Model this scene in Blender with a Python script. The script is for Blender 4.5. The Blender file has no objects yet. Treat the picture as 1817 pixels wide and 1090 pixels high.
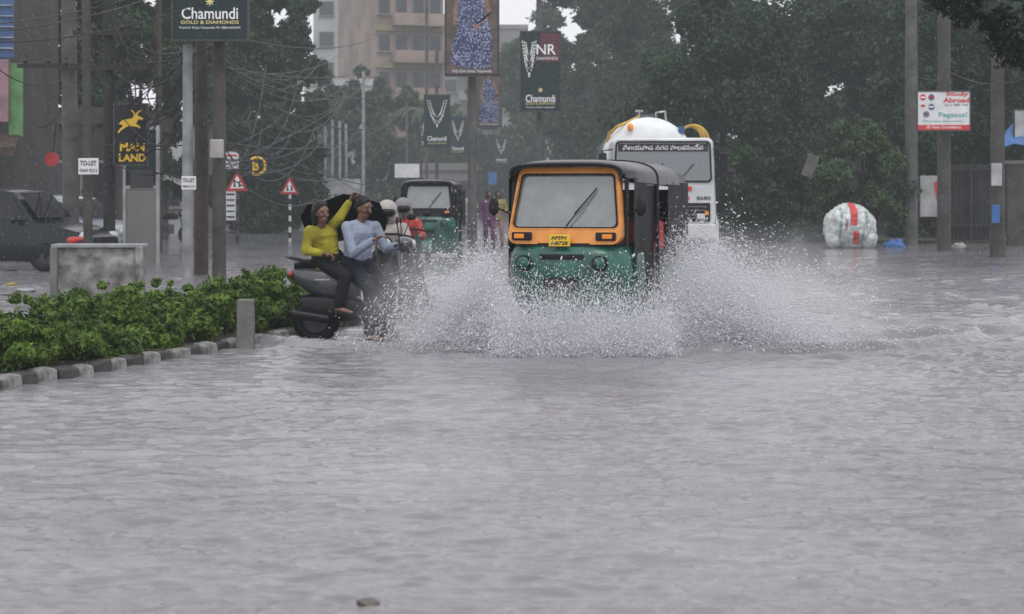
import bpy, math, random
import numpy as np
from mathutils import Vector as V, Matrix as M, noise as NZ
random.seed(7); RNG=np.random.default_rng(7)
C=bpy.context.scene.collection
PI=math.pi
FP=3500.0; HZ=345.0; CH=1.5; CX=908.5
def at(px,py,d): return V(((px-CX)*d/FP, d, CH-(py-HZ)*d/FP))
def gx(px,d): return (px-CX)*d/FP
def gz(py,d): return CH-(py-HZ)*d/FP
# ---------------------------------------------------------------- materials
def mat(name,col,rough=.5,metal=0,var=.25,scale=3.0,bump=0.0,bscale=30,spec=.5,coat=0,emit=0,dirt=None):
    m=bpy.data.materials.new(name); m.use_nodes=True; nt=m.node_tree; N=nt.nodes; L=nt.links
    b=N['Principled BSDF']; b.inputs['Roughness'].default_value=rough; b.inputs['Metallic'].default_value=metal
    b.inputs['Specular IOR Level'].default_value=spec; b.inputs['Coat Weight'].default_value=coat
    tc=N.new('ShaderNodeTexCoord'); n=N.new('ShaderNodeTexNoise'); n.inputs['Scale'].default_value=scale; n.inputs['Detail'].default_value=6
    L.new(tc.outputs['Object'],n.inputs['Vector'])
    r=N.new('ShaderNodeValToRGB'); r.color_ramp.elements[0].position=.3; r.color_ramp.elements[1].position=.7
    d=dirt or [c*(1-var) for c in col]
    r.color_ramp.elements[0].color=(*d,1); r.color_ramp.elements[1].color=(*[min(1,c*(1+var*.4)) for c in col],1)
    L.new(n.outputs['Fac'],r.inputs['Fac']); L.new(r.outputs['Color'],b.inputs['Base Color'])
    if bump:
        n2=N.new('ShaderNodeTexNoise'); n2.inputs['Scale'].default_value=bscale; n2.inputs['Detail'].default_value=4
        L.new(tc.outputs['Object'],n2.inputs['Vector'])
        bp=N.new('ShaderNodeBump'); bp.inputs['Strength'].default_value=bump; bp.inputs['Distance'].default_value=.02
        L.new(n2.outputs['Fac'],bp.inputs['Height']); L.new(bp.outputs['Normal'],b.inputs['Normal'])
    return m
def leafmat(name,dark,light,scale=1.2):
    m=mat(name,light,.5,0,scale=scale,dirt=dark,spec=.2)
    b=m.node_tree.nodes['Principled BSDF']; N=m.node_tree.nodes; L=m.node_tree.links
    src=b.inputs['Base Color'].links[0].from_socket
    tr=N.new('ShaderNodeBsdfTranslucent'); L.new(src,tr.inputs['Color'])
    mx=N.new('ShaderNodeMixShader'); mx.inputs[0].default_value=.3
    L.new(b.outputs[0],mx.inputs[1]); L.new(tr.outputs[0],mx.inputs[2]); L.new(mx.outputs[0],N['Material Output'].inputs['Surface'])
    return m
def glassmat(name,tint=(.45,.5,.5),milk=(.25,.27,.28),milkf=.2,gl=.25,scale=6):
    m=bpy.data.materials.new(name); m.use_nodes=True; N=m.node_tree.nodes; L=m.node_tree.links
    N.remove(N['Principled BSDF'])
    t=N.new('ShaderNodeBsdfTransparent'); t.inputs['Color'].default_value=(*tint,1)
    g=N.new('ShaderNodeBsdfGlossy'); g.inputs['Roughness'].default_value=.06; g.inputs['Color'].default_value=(.9,.9,.9,1)
    d=N.new('ShaderNodeBsdfDiffuse'); d.inputs['Color'].default_value=(*milk,1)
    tc=N.new('ShaderNodeTexCoord'); n=N.new('ShaderNodeTexNoise'); n.inputs['Scale'].default_value=scale; n.inputs['Detail'].default_value=8
    L.new(tc.outputs['Object'],n.inputs['Vector'])
    mr=N.new('ShaderNodeMapRange'); mr.inputs[1].default_value=.3; mr.inputs[2].default_value=.75; mr.inputs[3].default_value=milkf*.4; mr.inputs[4].default_value=milkf*1.7
    L.new(n.outputs['Fac'],mr.inputs[0])
    m1=N.new('ShaderNodeMixShader'); m1.inputs[0].default_value=gl; L.new(t.outputs[0],m1.inputs[1]); L.new(g.outputs[0],m1.inputs[2])
    m2=N.new('ShaderNodeMixShader'); L.new(mr.outputs[0],m2.inputs[0]); L.new(m1.outputs[0],m2.inputs[1]); L.new(d.outputs[0],m2.inputs[2])
    L.new(m2.outputs[0],N['Material Output'].inputs['Surface']); return m
MT={}
def mk(k,*a,**kw): MT[k]=mat(k,*a,**kw)
mk('black_rubber',(.010,.010,.012),.55,spec=.2); mk('black_vinyl',(.007,.007,.009),.55,scale=5,bump=.3,bscale=9,spec=.15); mk('canopy_wet',(.010,.010,.012),.30,scale=5,bump=.35,bscale=7,spec=.5)
mk('black_paint',(.009,.009,.011),.4,spec=.25); mk('grey_metal',(.16,.16,.17),.4,.5); mk('steel',(.35,.35,.35),.25,.9)
mk('auto_green',(.010,.10,.070),.35,scale=4,var=.6,coat=.2); mk('auto_orange',(.70,.26,.035),.35,scale=5,var=.35,coat=.25,bump=.15,bscale=18)
mk('plate_yellow',(.75,.50,.03),.4); mk('ink_black',(.010,.010,.010),.5,var=0); mk('ink_white',(.8,.8,.8),.5,var=0)
mk('ink_gold',(.72,.62,.25),.5,var=0); mk('ink_red',(.55,.03,.03),.5,var=0); mk('ink_teal',(.03,.35,.33),.5,var=0); mk('ink_yellow',(.8,.5,.03),.5,var=0)
mk('sign_green',(.008,.024,.026),.4,scale=1.5,spec=.3); mk('sign_maroon',(.08,.010,.02),.35); mk('sign_frame',(.04,.036,.036),.4)
mk('sign_white',(.68,.69,.70),.4,var=.15); mk('sign_red',(.50,.035,.035),.4); mk('sign_black',(.010,.010,.014),.4,spec=.3)
mk('pearl',(.75,.76,.74),.3,var=.1); mk('skin',(.17,.088,.056),.5,var=.25,scale=9); mk('skin_pale',(.26,.14,.09),.5,var=.3,scale=9)
mk('hair',(.005,.004,.004),.5,spec=.3); mk('brow_dark',(.05,.028,.02),.6,var=0); mk('cloth_blue',(.26,.30,.39),.85,scale=5,var=.35,bump=1,bscale=9,spec=.2); mk('cloth_yellow',(.31,.28,.03),.85,scale=5,var=.45,bump=1,bscale=9,spec=.2)
mk('cloth_black',(.008,.008,.010),.8,bump=.5,bscale=14,spec=.3); mk('cloth_navy',(.010,.013,.026),.8,bump=.6,bscale=12,spec=.25); mk('cloth_beige',(.34,.31,.28),.6,bump=.6,bscale=10)
mk('cloth_purple',(.12,.045,.12),.8,bump=.5); mk('cloth_pink',(.30,.17,.19),.8); mk('cloth_red',(.33,.03,.03),.7); mk('cloth_grey',(.2,.2,.21),.8); mk('cloth_dullyellow',(.24,.2,.07),.8)
mk('umbrella_cloth',(.008,.008,.010),.55,bump=.3,bscale=8,spec=.3); mk('scooter_grey',(.05,.055,.062),.3,coat=.35,var=.25); mk('lamp_red',(.45,.02,.02),.2); mk('lamp_amber',(.8,.25,.02),.2,var=.1); mk('lamp_clear',(.5,.51,.52),.1,var=.2)
mk('truck_white',(.60,.62,.63),.3,scale=2.5,var=.3,coat=.3); mk('tank_white',(.72,.74,.74),.35,scale=2,var=.2); mk('hose_yellow',(.52,.33,.05),.45)
mk('car_dark',(.010,.013,.020),.25,coat=.1,var=.2,spec=.3); mk('car_silver',(.33,.36,.39),.25,coat=.4,var=.15)
mk('concrete',(.17,.165,.16),.75,scale=2.5,var=.5,bump=.4,bscale=25); mk('concrete_pale',(.27,.28,.285),.7,scale=3,var=.45,bump=.3)
mk('rust_pole',(.05,.032,.026),.7,scale=4,var=.5,bump=.4); mk('dark_pole',(.018,.016,.015),.7,scale=4,var=.4)
mk('pole_grey',(.095,.092,.09),.75,scale=2.5,var=.5,bump=.4); mk('pole_grime',(.06,.055,.05),.75,scale=1.7,var=.55,bump=.4)
mk('kerb_white',(.28,.28,.27),.6,scale=11,dirt=(.06,.055,.05),bump=.4); mk('kerb_black',(.045,.043,.04),.6,scale=11,var=.5,bump=.4)
mk('whitewash',(.33,.33,.32),.7,scale=4.5,dirt=(.05,.045,.04),bump=.3); mk('soil',(.035,.03,.022),.9,bump=.6)
mk('bark',(.05,.04,.033),.85,scale=4,var=.5,bump=.6); mk('bark_dark',(.02,.018,.016),.85,scale=4,var=.5,bump=.6)
mk('build_white',(.40,.42,.42),.7,scale=.25,var=.35); mk('build_pink',(.27,.205,.17),.7,scale=.35,var=.45); mk('build_green',(.27,.34,.28),.7,scale=.3)
mk('build_grey',(.22,.215,.21),.7,scale=.25,var=.4); mk('band_yellow',(.26,.21,.12),.7,scale=1); mk('window_dark',(.03,.035,.04),.2,var=.4,scale=.6); mk('window_frame',(.2,.19,.18),.5)
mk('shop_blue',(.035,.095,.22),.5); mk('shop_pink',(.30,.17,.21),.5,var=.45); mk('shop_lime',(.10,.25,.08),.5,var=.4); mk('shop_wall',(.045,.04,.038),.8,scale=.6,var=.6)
mk('tarp_blue',(.03,.13,.36),.5,bump=.4,bscale=8); mk('tarp_white',(.38,.39,.40),.5,scale=2,var=.45,bump=.4,bscale=6)
mk('sack',(.66,.67,.66),.4,scale=7,dirt=(.30,.35,.34),bump=1,bscale=14); mk('sack_green',(.2,.33,.29),.4,scale=8,bump=.6,bscale=16); mk('fence_metal',(.07,.07,.075),.5,scale=1.5,var=.5); mk('stone',(.10,.09,.08),.5,bump=.5)
mk('wire_black',(.010,.010,.012),.6,var=0); mk('asphalt',(.05,.05,.05),.8,bump=.4); mk('pavement',(.14,.13,.125),.8,scale=1.5,var=.4)
mk('poster_back',(.10,.075,.065),.4,scale=3,var=.5); mk('wheelrim',(.05,.05,.055),.4,.6); mk('seat_red',(.2,.02,.02),.5)
mk('cream',(.36,.345,.32),.5)
MT['hedge']=leafmat('hedge_leaf',(.034,.070,.015),(.17,.27,.05),7)
MT['hedge2']=leafmat('hedge_leaf_two',(.026,.056,.014),(.12,.205,.038),7)
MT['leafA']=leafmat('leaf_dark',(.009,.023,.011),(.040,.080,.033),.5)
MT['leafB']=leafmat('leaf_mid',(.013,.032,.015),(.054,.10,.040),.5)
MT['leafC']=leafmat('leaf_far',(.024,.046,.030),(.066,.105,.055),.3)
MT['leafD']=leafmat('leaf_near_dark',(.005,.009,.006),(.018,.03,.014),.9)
MT['leafE']=leafmat('leaf_bush',(.03,.058,.026),(.09,.145,.058),.9)
MT['windscreen']=glassmat('windscreen_wet',(.30,.34,.34),(.34,.38,.37),.42,.20,5)
MT['truckglass']=glassmat('truck_windscreen',(.30,.33,.36),(.25,.28,.32),.3,.20,2)
MT['carglass']=glassmat('car_window',(.04,.05,.06),(.03,.03,.04),.2,.05,2)
def dressmat():
    m=bpy.data.materials.new('patterned_dress'); m.use_nodes=True; N=m.node_tree.nodes; L=m.node_tree.links; b=N['Principled BSDF']; b.inputs['Roughness'].default_value=.4
    tc=N.new('ShaderNodeTexCoord'); v=N.new('ShaderNodeTexNoise'); v.inputs['Scale'].default_value=20; v.inputs['Detail'].default_value=2
    n=N.new('ShaderNodeTexNoise'); n.inputs['Scale'].default_value=4; n.inputs['Detail'].default_value=3; n.inputs['Distortion'].default_value=1.5
    L.new(tc.outputs['Object'],v.inputs['Vector']); L.new(tc.outputs['Object'],n.inputs['Vector']); ad=N.new('ShaderNodeMath'); ad.operation='MULTIPLY_ADD'; ad.inputs[1].default_value=.5; L.new(n.outputs['Fac'],ad.inputs[0]); L.new(v.outputs['Fac'],ad.inputs[2])
    r=N.new('ShaderNodeValToRGB')
    r.color_ramp.elements[0].position=.74; r.color_ramp.elements[0].color=(.018,.025,.085,1); r.color_ramp.elements[1].position=.88; r.color_ramp.elements[1].color=(.32,.36,.52,1)
    L.new(ad.outputs[0],r.inputs['Fac']); L.new(r.outputs['Color'],b.inputs['Base Color']); return m
MT['dress']=dressmat()
def dropmat(name,a,col=(.86,.87,.9)):
    m=bpy.data.materials.new(name); m.use_nodes=True; N=m.node_tree.nodes; L=m.node_tree.links; b=N['Principled BSDF']
    b.inputs['Base Color'].default_value=(*col,1); b.inputs['Roughness'].default_value=.15
    tl=N.new('ShaderNodeBsdfTranslucent'); tl.inputs['Color'].default_value=(*col,1)
    m0=N.new('ShaderNodeMixShader'); m0.inputs[0].default_value=.5; L.new(b.outputs[0],m0.inputs[1]); L.new(tl.outputs[0],m0.inputs[2]); out=m0
    if a<1:
        tr=N.new('ShaderNodeBsdfTransparent'); mx=N.new('ShaderNodeMixShader'); mx.inputs[0].default_value=a; L.new(tr.outputs[0],mx.inputs[1]); L.new(m0.outputs[0],mx.inputs[2]); out=mx
    L.new(out.outputs[0],N['Material Output'].inputs['Surface'])
    return m
MT['drop']=dropmat('splash_drop',1,(.88,.88,.91)); MT['rain']=dropmat('rain_drop',.40)
# ---------------------------------------------------------------- mesh builder
def frame(d):
    d=V(d).normalized(); a=V((0,0,1)) if abs(d.z)<.9 else V((1,0,0)); s=d.cross(a).normalized(); return s,s.cross(d).normalized()
class MB:
    def __init__(s): s.v=[]; s.f=[]
    def add(s,vs,fs): o=len(s.v); s.v+=[tuple(p) for p in vs]; s.f+=[[i+o for i in f] for f in fs]; return s
    def box(s,c,sz,R=None):
        vs=[V((x*sz[0]/2,y*sz[1]/2,z*sz[2]/2)) for x in(-1,1) for y in(-1,1) for z in(-1,1)]
        if R is not None: vs=[R@p for p in vs]
        return s.add([p+V(c) for p in vs],[(0,1,3,2),(4,6,7,5),(0,4,5,1),(2,3,7,6),(0,2,6,4),(1,5,7,3)])
    def loft(s,rings,close=True,c0=True,c1=True):
        n=len(rings[0]); vs=[p for r in rings for p in r]; fs=[]
        for i in range(len(rings)-1):
            for j in range(n if close else n-1):
                k=(j+1)%n; fs.append((i*n+j,i*n+k,(i+1)*n+k,(i+1)*n+j))
        if c0: fs.append(tuple(range(n))[::-1])
        if c1: fs.append(tuple((len(rings)-1)*n+j for j in range(n)))
        return s.add(vs,fs)
    def tube(s,pts,rs,n=8,cap=True):
        pts=[V(p) for p in pts]
        if not hasattr(rs,'__len__'): rs=[rs]*len(pts)
        rings=[]
        a0,b0=frame(pts[1]-pts[0])
        for i,p in enumerate(pts):
            d=(pts[min(i+1,len(pts)-1)]-pts[max(i-1,0)]).normalized()
            a=(a0-d*a0.dot(d)).normalized(); b=a.cross(d); a0=a
            rings.append([p+(a*math.cos(t)+b*math.sin(t))*rs[i] for t in [2*PI*k/n for k in range(n)]])
        return s.loft(rings,True,cap,cap)
    def ell(s,c,r,R=None,n=10,m=7):
        if not hasattr(r,'__len__'): r=(r,r,r)
        rings=[]
        for i in range(1,m):
            ph=PI*i/m; rings.append([V((r[0]*math.sin(ph)*math.cos(t),r[1]*math.sin(ph)*math.sin(t),r[2]*math.cos(ph))) for t in [2*PI*k/n for k in range(n)]])
        vs=[p for q in rings for p in q]+[V((0,0,r[2])),V((0,0,-r[2]))]; fs=[]
        for i in range(m-2):
            for j in range(n): k=(j+1)%n; fs.append((i*n+j,(i+1)*n+j,(i+1)*n+k,i*n+k))
        t=len(vs)-2
        for j in range(n): k=(j+1)%n; fs.append((t,j,k)); fs.append((t+1,(m-2)*n+k,(m-2)*n+j))
        if R is not None: vs=[R@p for p in vs]
        return s.add([p+V(c) for p in vs],fs)
    def cap(s,a,b,ra,rb,n=10):
        a=V(a);b=V(b); s.tube([a,b],[ra,rb],n); s.ell(a,ra,None,n,6); s.ell(b,rb,None,n,6); return s
    def torus(s,c,ax,R,r,n=24,m=8):
        a,b=frame(ax); ax=V(ax).normalized(); rings=[]
        for i in range(n):
            t=2*PI*i/n; d=a*math.cos(t)+b*math.sin(t)
            rings.append([V(c)+d*(R+r*math.cos(u))+ax*r*math.sin(u) for u in [2*PI*k/m for k in range(m)]])
        rings.append(rings[0]); return s.loft(rings,True,False,False)
    def disc(s,c,ax,r,h,n=20): 
        ax=V(ax).normalized(); return s.tube([V(c)-ax*h/2,V(c)+ax*h/2],r,n)
    def poly(s,pts): return s.add(pts,[tuple(range(len(pts)))])
    def plate(s,pts2,y0,y1):
        return s.loft([[V((x,y0,z)) for x,z in pts2],[V((x,y1,z)) for x,z in pts2]])
def obj(name,mb,m,parent=None,smooth=False,bevel=0,label=None,loc=None):
    me=bpy.data.meshes.new(name); me.from_pydata(mb.v,[],mb.f); me.update()
    me.materials.append(MT[m] if isinstance(m,str) else m)
    if smooth:
        me.polygons.foreach_set('use_smooth',[True]*len(me.polygons))
        try: me.set_sharp_from_angle(angle=math.radians(45))
        except Exception: pass
    o=bpy.data.objects.new(name,me); C.objects.link(o)
    if parent: o.parent=parent
    if loc is not None: o.location=loc
    if bevel:
        b=o.modifiers.new('bevel','BEVEL'); b.width=bevel; b.segments=2; b.limit_method='ANGLE'
    if label: o['label']=label
    return o
def tag(o,label,cat,group=None,kind=None):
    if label: o['label']=label
    if cat: o['category']=cat
    if group: o['group']=group
    if kind: o['kind']=kind
    return o
def thing(name,label,cat,loc=(0,0,0),rz=0,group=None):
    o=bpy.data.objects.new(name,None); C.objects.link(o); o.location=loc; o.rotation_euler=(0,0,rz); o.empty_display_size=.2
    return tag(o,label,cat,group)
def npmesh(name,Vs,Fs,m,parent=None,smooth=False):
    me=bpy.data.meshes.new(name); me.vertices.add(len(Vs)); me.vertices.foreach_set('co',np.asarray(Vs,dtype=np.float32).ravel())
    F=np.asarray(Fs,dtype=np.int32); k=F.shape[1]
    me.loops.add(F.size); me.loops.foreach_set('vertex_index',F.ravel()); me.polygons.add(len(F))
    me.polygons.foreach_set('loop_start',np.arange(len(F),dtype=np.int32)*k)
    if smooth: me.polygons.foreach_set('use_smooth',np.ones(len(F),dtype=bool))
    me.update(calc_edges=True); me.materials.append(MT[m] if isinstance(m,str) else m)
    o=bpy.data.objects.new(name,me); C.objects.link(o)
    if parent: o.parent=parent
    return o
def text(body,x,z,w,h,y,m,parent,name='lettering',off=.0):
    cu=bpy.data.curves.new('t','FONT'); cu.body=body; cu.size=1; cu.offset=off; cu.resolution_u=3; cu.extrude=0
    t=bpy.data.objects.new('t',cu); C.objects.link(t)
    me=bpy.data.meshes.new_from_object(t.evaluated_get(bpy.context.evaluated_depsgraph_get()))
    bpy.data.objects.remove(t); bpy.data.curves.remove(cu)
    n=len(me.vertices)
    if n==0: return None
    co=np.zeros(n*3,dtype=np.float32); me.vertices.foreach_get('co',co); co=co.reshape(-1,3)
    mn=co.min(0); mx=co.max(0); sx=w/(mx[0]-mn[0]); sz=h/(mx[1]-mn[1]); out=np.zeros_like(co)
    out[:,0]=(co[:,0]-(mn[0]+mx[0])/2)*sx+x; out[:,2]=(co[:,1]-(mn[1]+mx[1])/2)*sz+z; out[:,1]=y
    me.vertices.foreach_set('co',out.ravel()); me.materials.clear(); me.materials.append(MT[m]); me.name=name; me.update()
    o=bpy.data.objects.new(name,me); C.objects.link(o); o.parent=parent; return o
# ---------------------------------------------------------------- camera, light
cam=bpy.data.cameras.new('camera'); co=bpy.data.objects.new('camera',cam); C.objects.link(co); bpy.context.scene.camera=co
co.location=(0,0,CH); co.rotation_euler=(PI/2,0,0); cam.sensor_width=36; cam.lens=3500/1817*36; cam.shift_y=-200/1817; cam.clip_start=.1; cam.clip_end=3000
cam.dof.use_dof=True; cam.dof.focus_distance=19.6; cam.dof.aperture_fstop=4.0
w=bpy.data.worlds.new('World'); bpy.context.scene.world=w; w.use_nodes=True; N=w.node_tree.nodes; L=w.node_tree.links
bg=N['Background']; sky=N.new('ShaderNodeTexSky'); sky.sky_type='NISHITA'; sky.sun_disc=False; sky.sun_elevation=math.radians(58); sky.sun_rotation=math.radians(200); sky.dust_density=4
hs=N.new('ShaderNodeHueSaturation'); hs.inputs['Saturation'].default_value=.15; L.new(sky.outputs[0],hs.inputs['Color'])
mx=N.new('ShaderNodeMix'); mx.data_type='RGBA'; mx.inputs[0].default_value=.85; L.new(hs.outputs[0],mx.inputs[6]); mx.inputs[7].default_value=(13.6,13.5,14.3,1)
L.new(mx.outputs[2],bg.inputs['Color']); bg.inputs['Strength'].default_value=.1
sl=bpy.data.lights.new('sun','SUN'); sl.energy=1.2; sl.angle=math.radians(25); sl.color=(1,.97,.93); so=bpy.data.objects.new('sun',sl); C.objects.link(so); so.rotation_euler=(math.radians(32),0,math.radians(20))
vs=bpy.context.scene.view_settings; vs.view_transform='Standard'; vs.look='None'; vs.exposure=0
def emabs(name,sg,col):
    m=bpy.data.materials.new(name); m.use_nodes=True; N=m.node_tree.nodes; L=m.node_tree.links; N.remove(N['Principled BSDF'])
    va=N.new('ShaderNodeVolumeAbsorption'); va.inputs['Color'].default_value=(0,0,0,1); va.inputs['Density'].default_value=sg
    em=N.new('ShaderNodeEmission'); em.inputs['Color'].default_value=(*col,1); em.inputs['Strength'].default_value=sg
    ad=N.new('ShaderNodeAddShader'); L.new(va.outputs[0],ad.inputs[0]); L.new(em.outputs[0],ad.inputs[1]); L.new(ad.outputs[0],N['Material Output'].inputs['Volume'])
    return m,va,em
hz,_,_=emabs('rain_haze',.0015,(.42,.45,.48))  # haze emits its own grey glow, standing in for sky light scattered by rain
b=MB(); b.box((0,160,19),(500,360,40)); tag(obj('rain_haze',b,hz),None,None,kind='structure')
# ---------------------------------------------------------------- water
def wavefield(X,Y):
    Z=np.zeros_like(X); r=np.random.default_rng(3)
    for i in range(64):
        lam=math.exp(r.uniform(math.log(.08),math.log(.7))); th=PI/2+r.normal(0,.36); k=2*PI/lam; a=.0036*lam**.75*r.uniform(.5,1)
        kx=k*math.cos(th); ky=k*math.sin(th); ph=r.uniform(0,6.28)
        fade=np.clip(1.7-Y*.0065/lam,0.0,1)
        Z+=a*np.sin(kx*X+ky*Y+ph+.8*np.sin(X*.9+i)+.8*np.sin(Y*.8+i*2+X*.3))*fade
    Z*=.95+.55*np.sin(X*.35+Y*.5+1)*np.sin(Y*.61-X*.12)
    Z*=1+1.2*np.exp(-(((X-1)/4.5)**2+((Y-19)/3.5)**2))
    def ridge(dist,amp,wd): return amp*np.exp(-(dist/wd)**2)
    R=np.sqrt(((X-1.0)/4.0)**2+((Y-21.6)/3.15)**2); m=(Y<21.2); wob=.025*np.sin(X*3.1)+.015*np.sin(X*7.7+1)
    for rr_,a in((1.0,.075),(1.07,-.03),(1.13,.022),(1.22,.012)): Z+=ridge((R-rr_+wob*.3)*3.15,a,.09)*m
    R2=np.sqrt(((X-1.5)/5.2)**2+((Y-24.6)/4.2)**2); Z+=(ridge((R2-1+wob*.3)*4.6,.07,.10)-ridge((R2-1.05+wob*.3)*4.6,.04,.12))*(X>1.8)*(Y<26.5)*np.clip((8-X)/2.5,0,1)
    R3=np.sqrt(((X-1.5)/7.6)**2+((Y-28)/5.6)**2); Z+=ridge((R3-1+wob*.3)*5,.06,.12)*(X>3)*(Y<30)
    return Z
nr=1600; nc=420
ys=1/np.linspace(1/5.6,1/140,nr); U=np.linspace(-1,1,nc)
Yg=np.repeat(ys[:,None],nc,1); Xg=U[None,:]*(Yg*.33+1.5)
Zg=wavefield(Xg,Yg)
Vv=np.stack([Xg,Yg,Zg],-1).reshape(-1,3)
ii=(np.arange(nr-1)[:,None]*nc+np.arange(nc-1)[None,:]).ravel()
Fv=np.stack([ii,ii+1,ii+nc+1,ii+nc],1)
ex_v=[(-900,-300,0),(900,-300,0),(900,1500,0),(-900,1500,0)]
wm=bpy.data.materials.new('flood_water'); wm.use_nodes=True; N=wm.node_tree.nodes; L=wm.node_tree.links; b=N['Principled BSDF']
b.inputs['Roughness'].default_value=.05; b.inputs['IOR'].default_value=1.5
tc=N.new('ShaderNodeTexCoord')
n1=N.new('ShaderNodeTexNoise'); n1.inputs['Scale'].default_value=.35; n1.inputs['Detail'].default_value=5; L.new(tc.outputs['Object'],n1.inputs['Vector'])
r1=N.new('ShaderNodeValToRGB'); r1.color_ramp.elements[0].color=(.145,.140,.152,1); r1.color_ramp.elements[1].color=(.205,.20,.216,1); r1.color_ramp.elements[0].position=.35; r1.color_ramp.elements[1].position=.65
L.new(n1.outputs['Fac'],r1.inputs[0]); L.new(r1.outputs[0],b.inputs['Base Color'])
def nz(sx,sy,det,ro=.6):
    mp=N.new('ShaderNodeMapping'); mp.inputs['Scale'].default_value=(sx,sy,1); L.new(tc.outputs['Object'],mp.inputs['Vector'])
    n=N.new('ShaderNodeTexNoise'); n.inputs['Scale'].default_value=1; n.inputs['Detail'].default_value=det; n.inputs['Roughness'].default_value=ro; L.new(mp.outputs[0],n.inputs['Vector']); return n
na=nz(2.6,12,5,.65); nb=nz(16,40,2); nc_=nz(.5,2.2,3)
vo=N.new('ShaderNodeTexVoronoi'); vo.inputs['Scale'].default_value=4.0; L.new(tc.outputs['Object'],vo.inputs['Vector'])
wv=N.new('ShaderNodeMath'); wv.operation='MULTIPLY'; wv.inputs[1].default_value=85; L.new(vo.outputs['Distance'],wv.inputs[0])
sn=N.new('ShaderNodeMath'); sn.operation='SINE'; L.new(wv.outputs[0],sn.inputs[0])
fd=N.new('ShaderNodeMapRange'); fd.inputs[1].default_value=.0; fd.inputs[2].default_value=.12; fd.inputs[3].default_value=.22; fd.inputs[4].default_value=0; L.new(vo.outputs['Distance'],fd.inputs[0])
ml=N.new('ShaderNodeMath'); ml.operation='MULTIPLY_ADD'; L.new(sn.outputs[0],ml.inputs[0]); L.new(fd.outputs[0],ml.inputs[1]); L.new(na.outputs['Fac'],ml.inputs[2])
m2=N.new('ShaderNodeMath'); m2.operation='MULTIPLY_ADD'; L.new(nb.outputs['Fac'],m2.inputs[0]); m2.inputs[1].default_value=.34; L.new(ml.outputs[0],m2.inputs[2])
st=N.new('ShaderNodeMapRange'); st.inputs[1].default_value=.38; st.inputs[2].default_value=.62; st.inputs[3].default_value=.45; st.inputs[4].default_value=1; L.new(nc_.outputs['Fac'],st.inputs[0])
bp=N.new('ShaderNodeBump'); bp.inputs['Distance'].default_value=.023; L.new(st.outputs[0],bp.inputs['Strength']); L.new(m2.outputs[0],bp.inputs['Height']); L.new(bp.outputs[0],b.inputs['Normal'])
MT['water']=wm
wo=npmesh('water',Vv,Fv,'water',smooth=True); wo['kind']='structure'
b=MB(); b.poly([V(p)+V((0,0,-.09)) for p in ex_v]); o=obj('water',b,'water'); o['kind']='structure'
b=MB(); b.poly([V(p)+V((0,0,-.25)) for p in ex_v]); o=obj('road',b,'asphalt'); o['kind']='structure'
# ---------------------------------------------------------------- foliage
def leaves(centres,radii,per,ls,seed,flat=.8,asp=.45,bias=.5,core=0):
    r=np.random.default_rng(seed); P=[];Nn=[];S=[]
    for c,R in zip(centres,radii):
        k=max(20,int(per*(R/np.mean(radii))**2))
        d=r.normal(size=(k,3)); d/=np.linalg.norm(d,axis=1)[:,None]
        rad=R*(.35+.75*r.random(k)**.6)*(1+.35*np.sin(d[:,0]*5+c[0]*9)*np.sin(d[:,2]*4+c[2]*7))
        P.append(np.array(c)+d*rad[:,None]*np.array([1,1,flat])); Nn.append(d); S.append(ls*r.uniform(.55,1.4,k))
        if core:
            k=core; d=r.normal(size=(k,3)); d/=np.linalg.norm(d,axis=1)[:,None]; P.append(np.array(c)+np.array([0,R*.5,0])+d*(R*.75*r.random(k)**.5)[:,None]); Nn.append(d); S.append(ls*r.uniform(2.2,3.6,k))
    P=np.concatenate(P);Nn=np.concatenate(Nn); n=len(P); s=np.concatenate(S)[:,None]
    nn=Nn*bias+r.normal(size=(n,3))*.6+np.array([0,0,.25]); nn/=np.linalg.norm(nn,axis=1)[:,None]
    t=np.cross(nn,r.normal(size=(n,3))); t/=np.linalg.norm(t,axis=1)[:,None]; bt=np.cross(nn,t)
    Vs=np.stack([P-t*s,P+bt*s*asp+nn*s*.15,P+t*s,P-bt*s*asp+nn*s*.15],1).reshape(-1,3)
    return Vs,np.arange(4*n).reshape(n,4)
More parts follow.
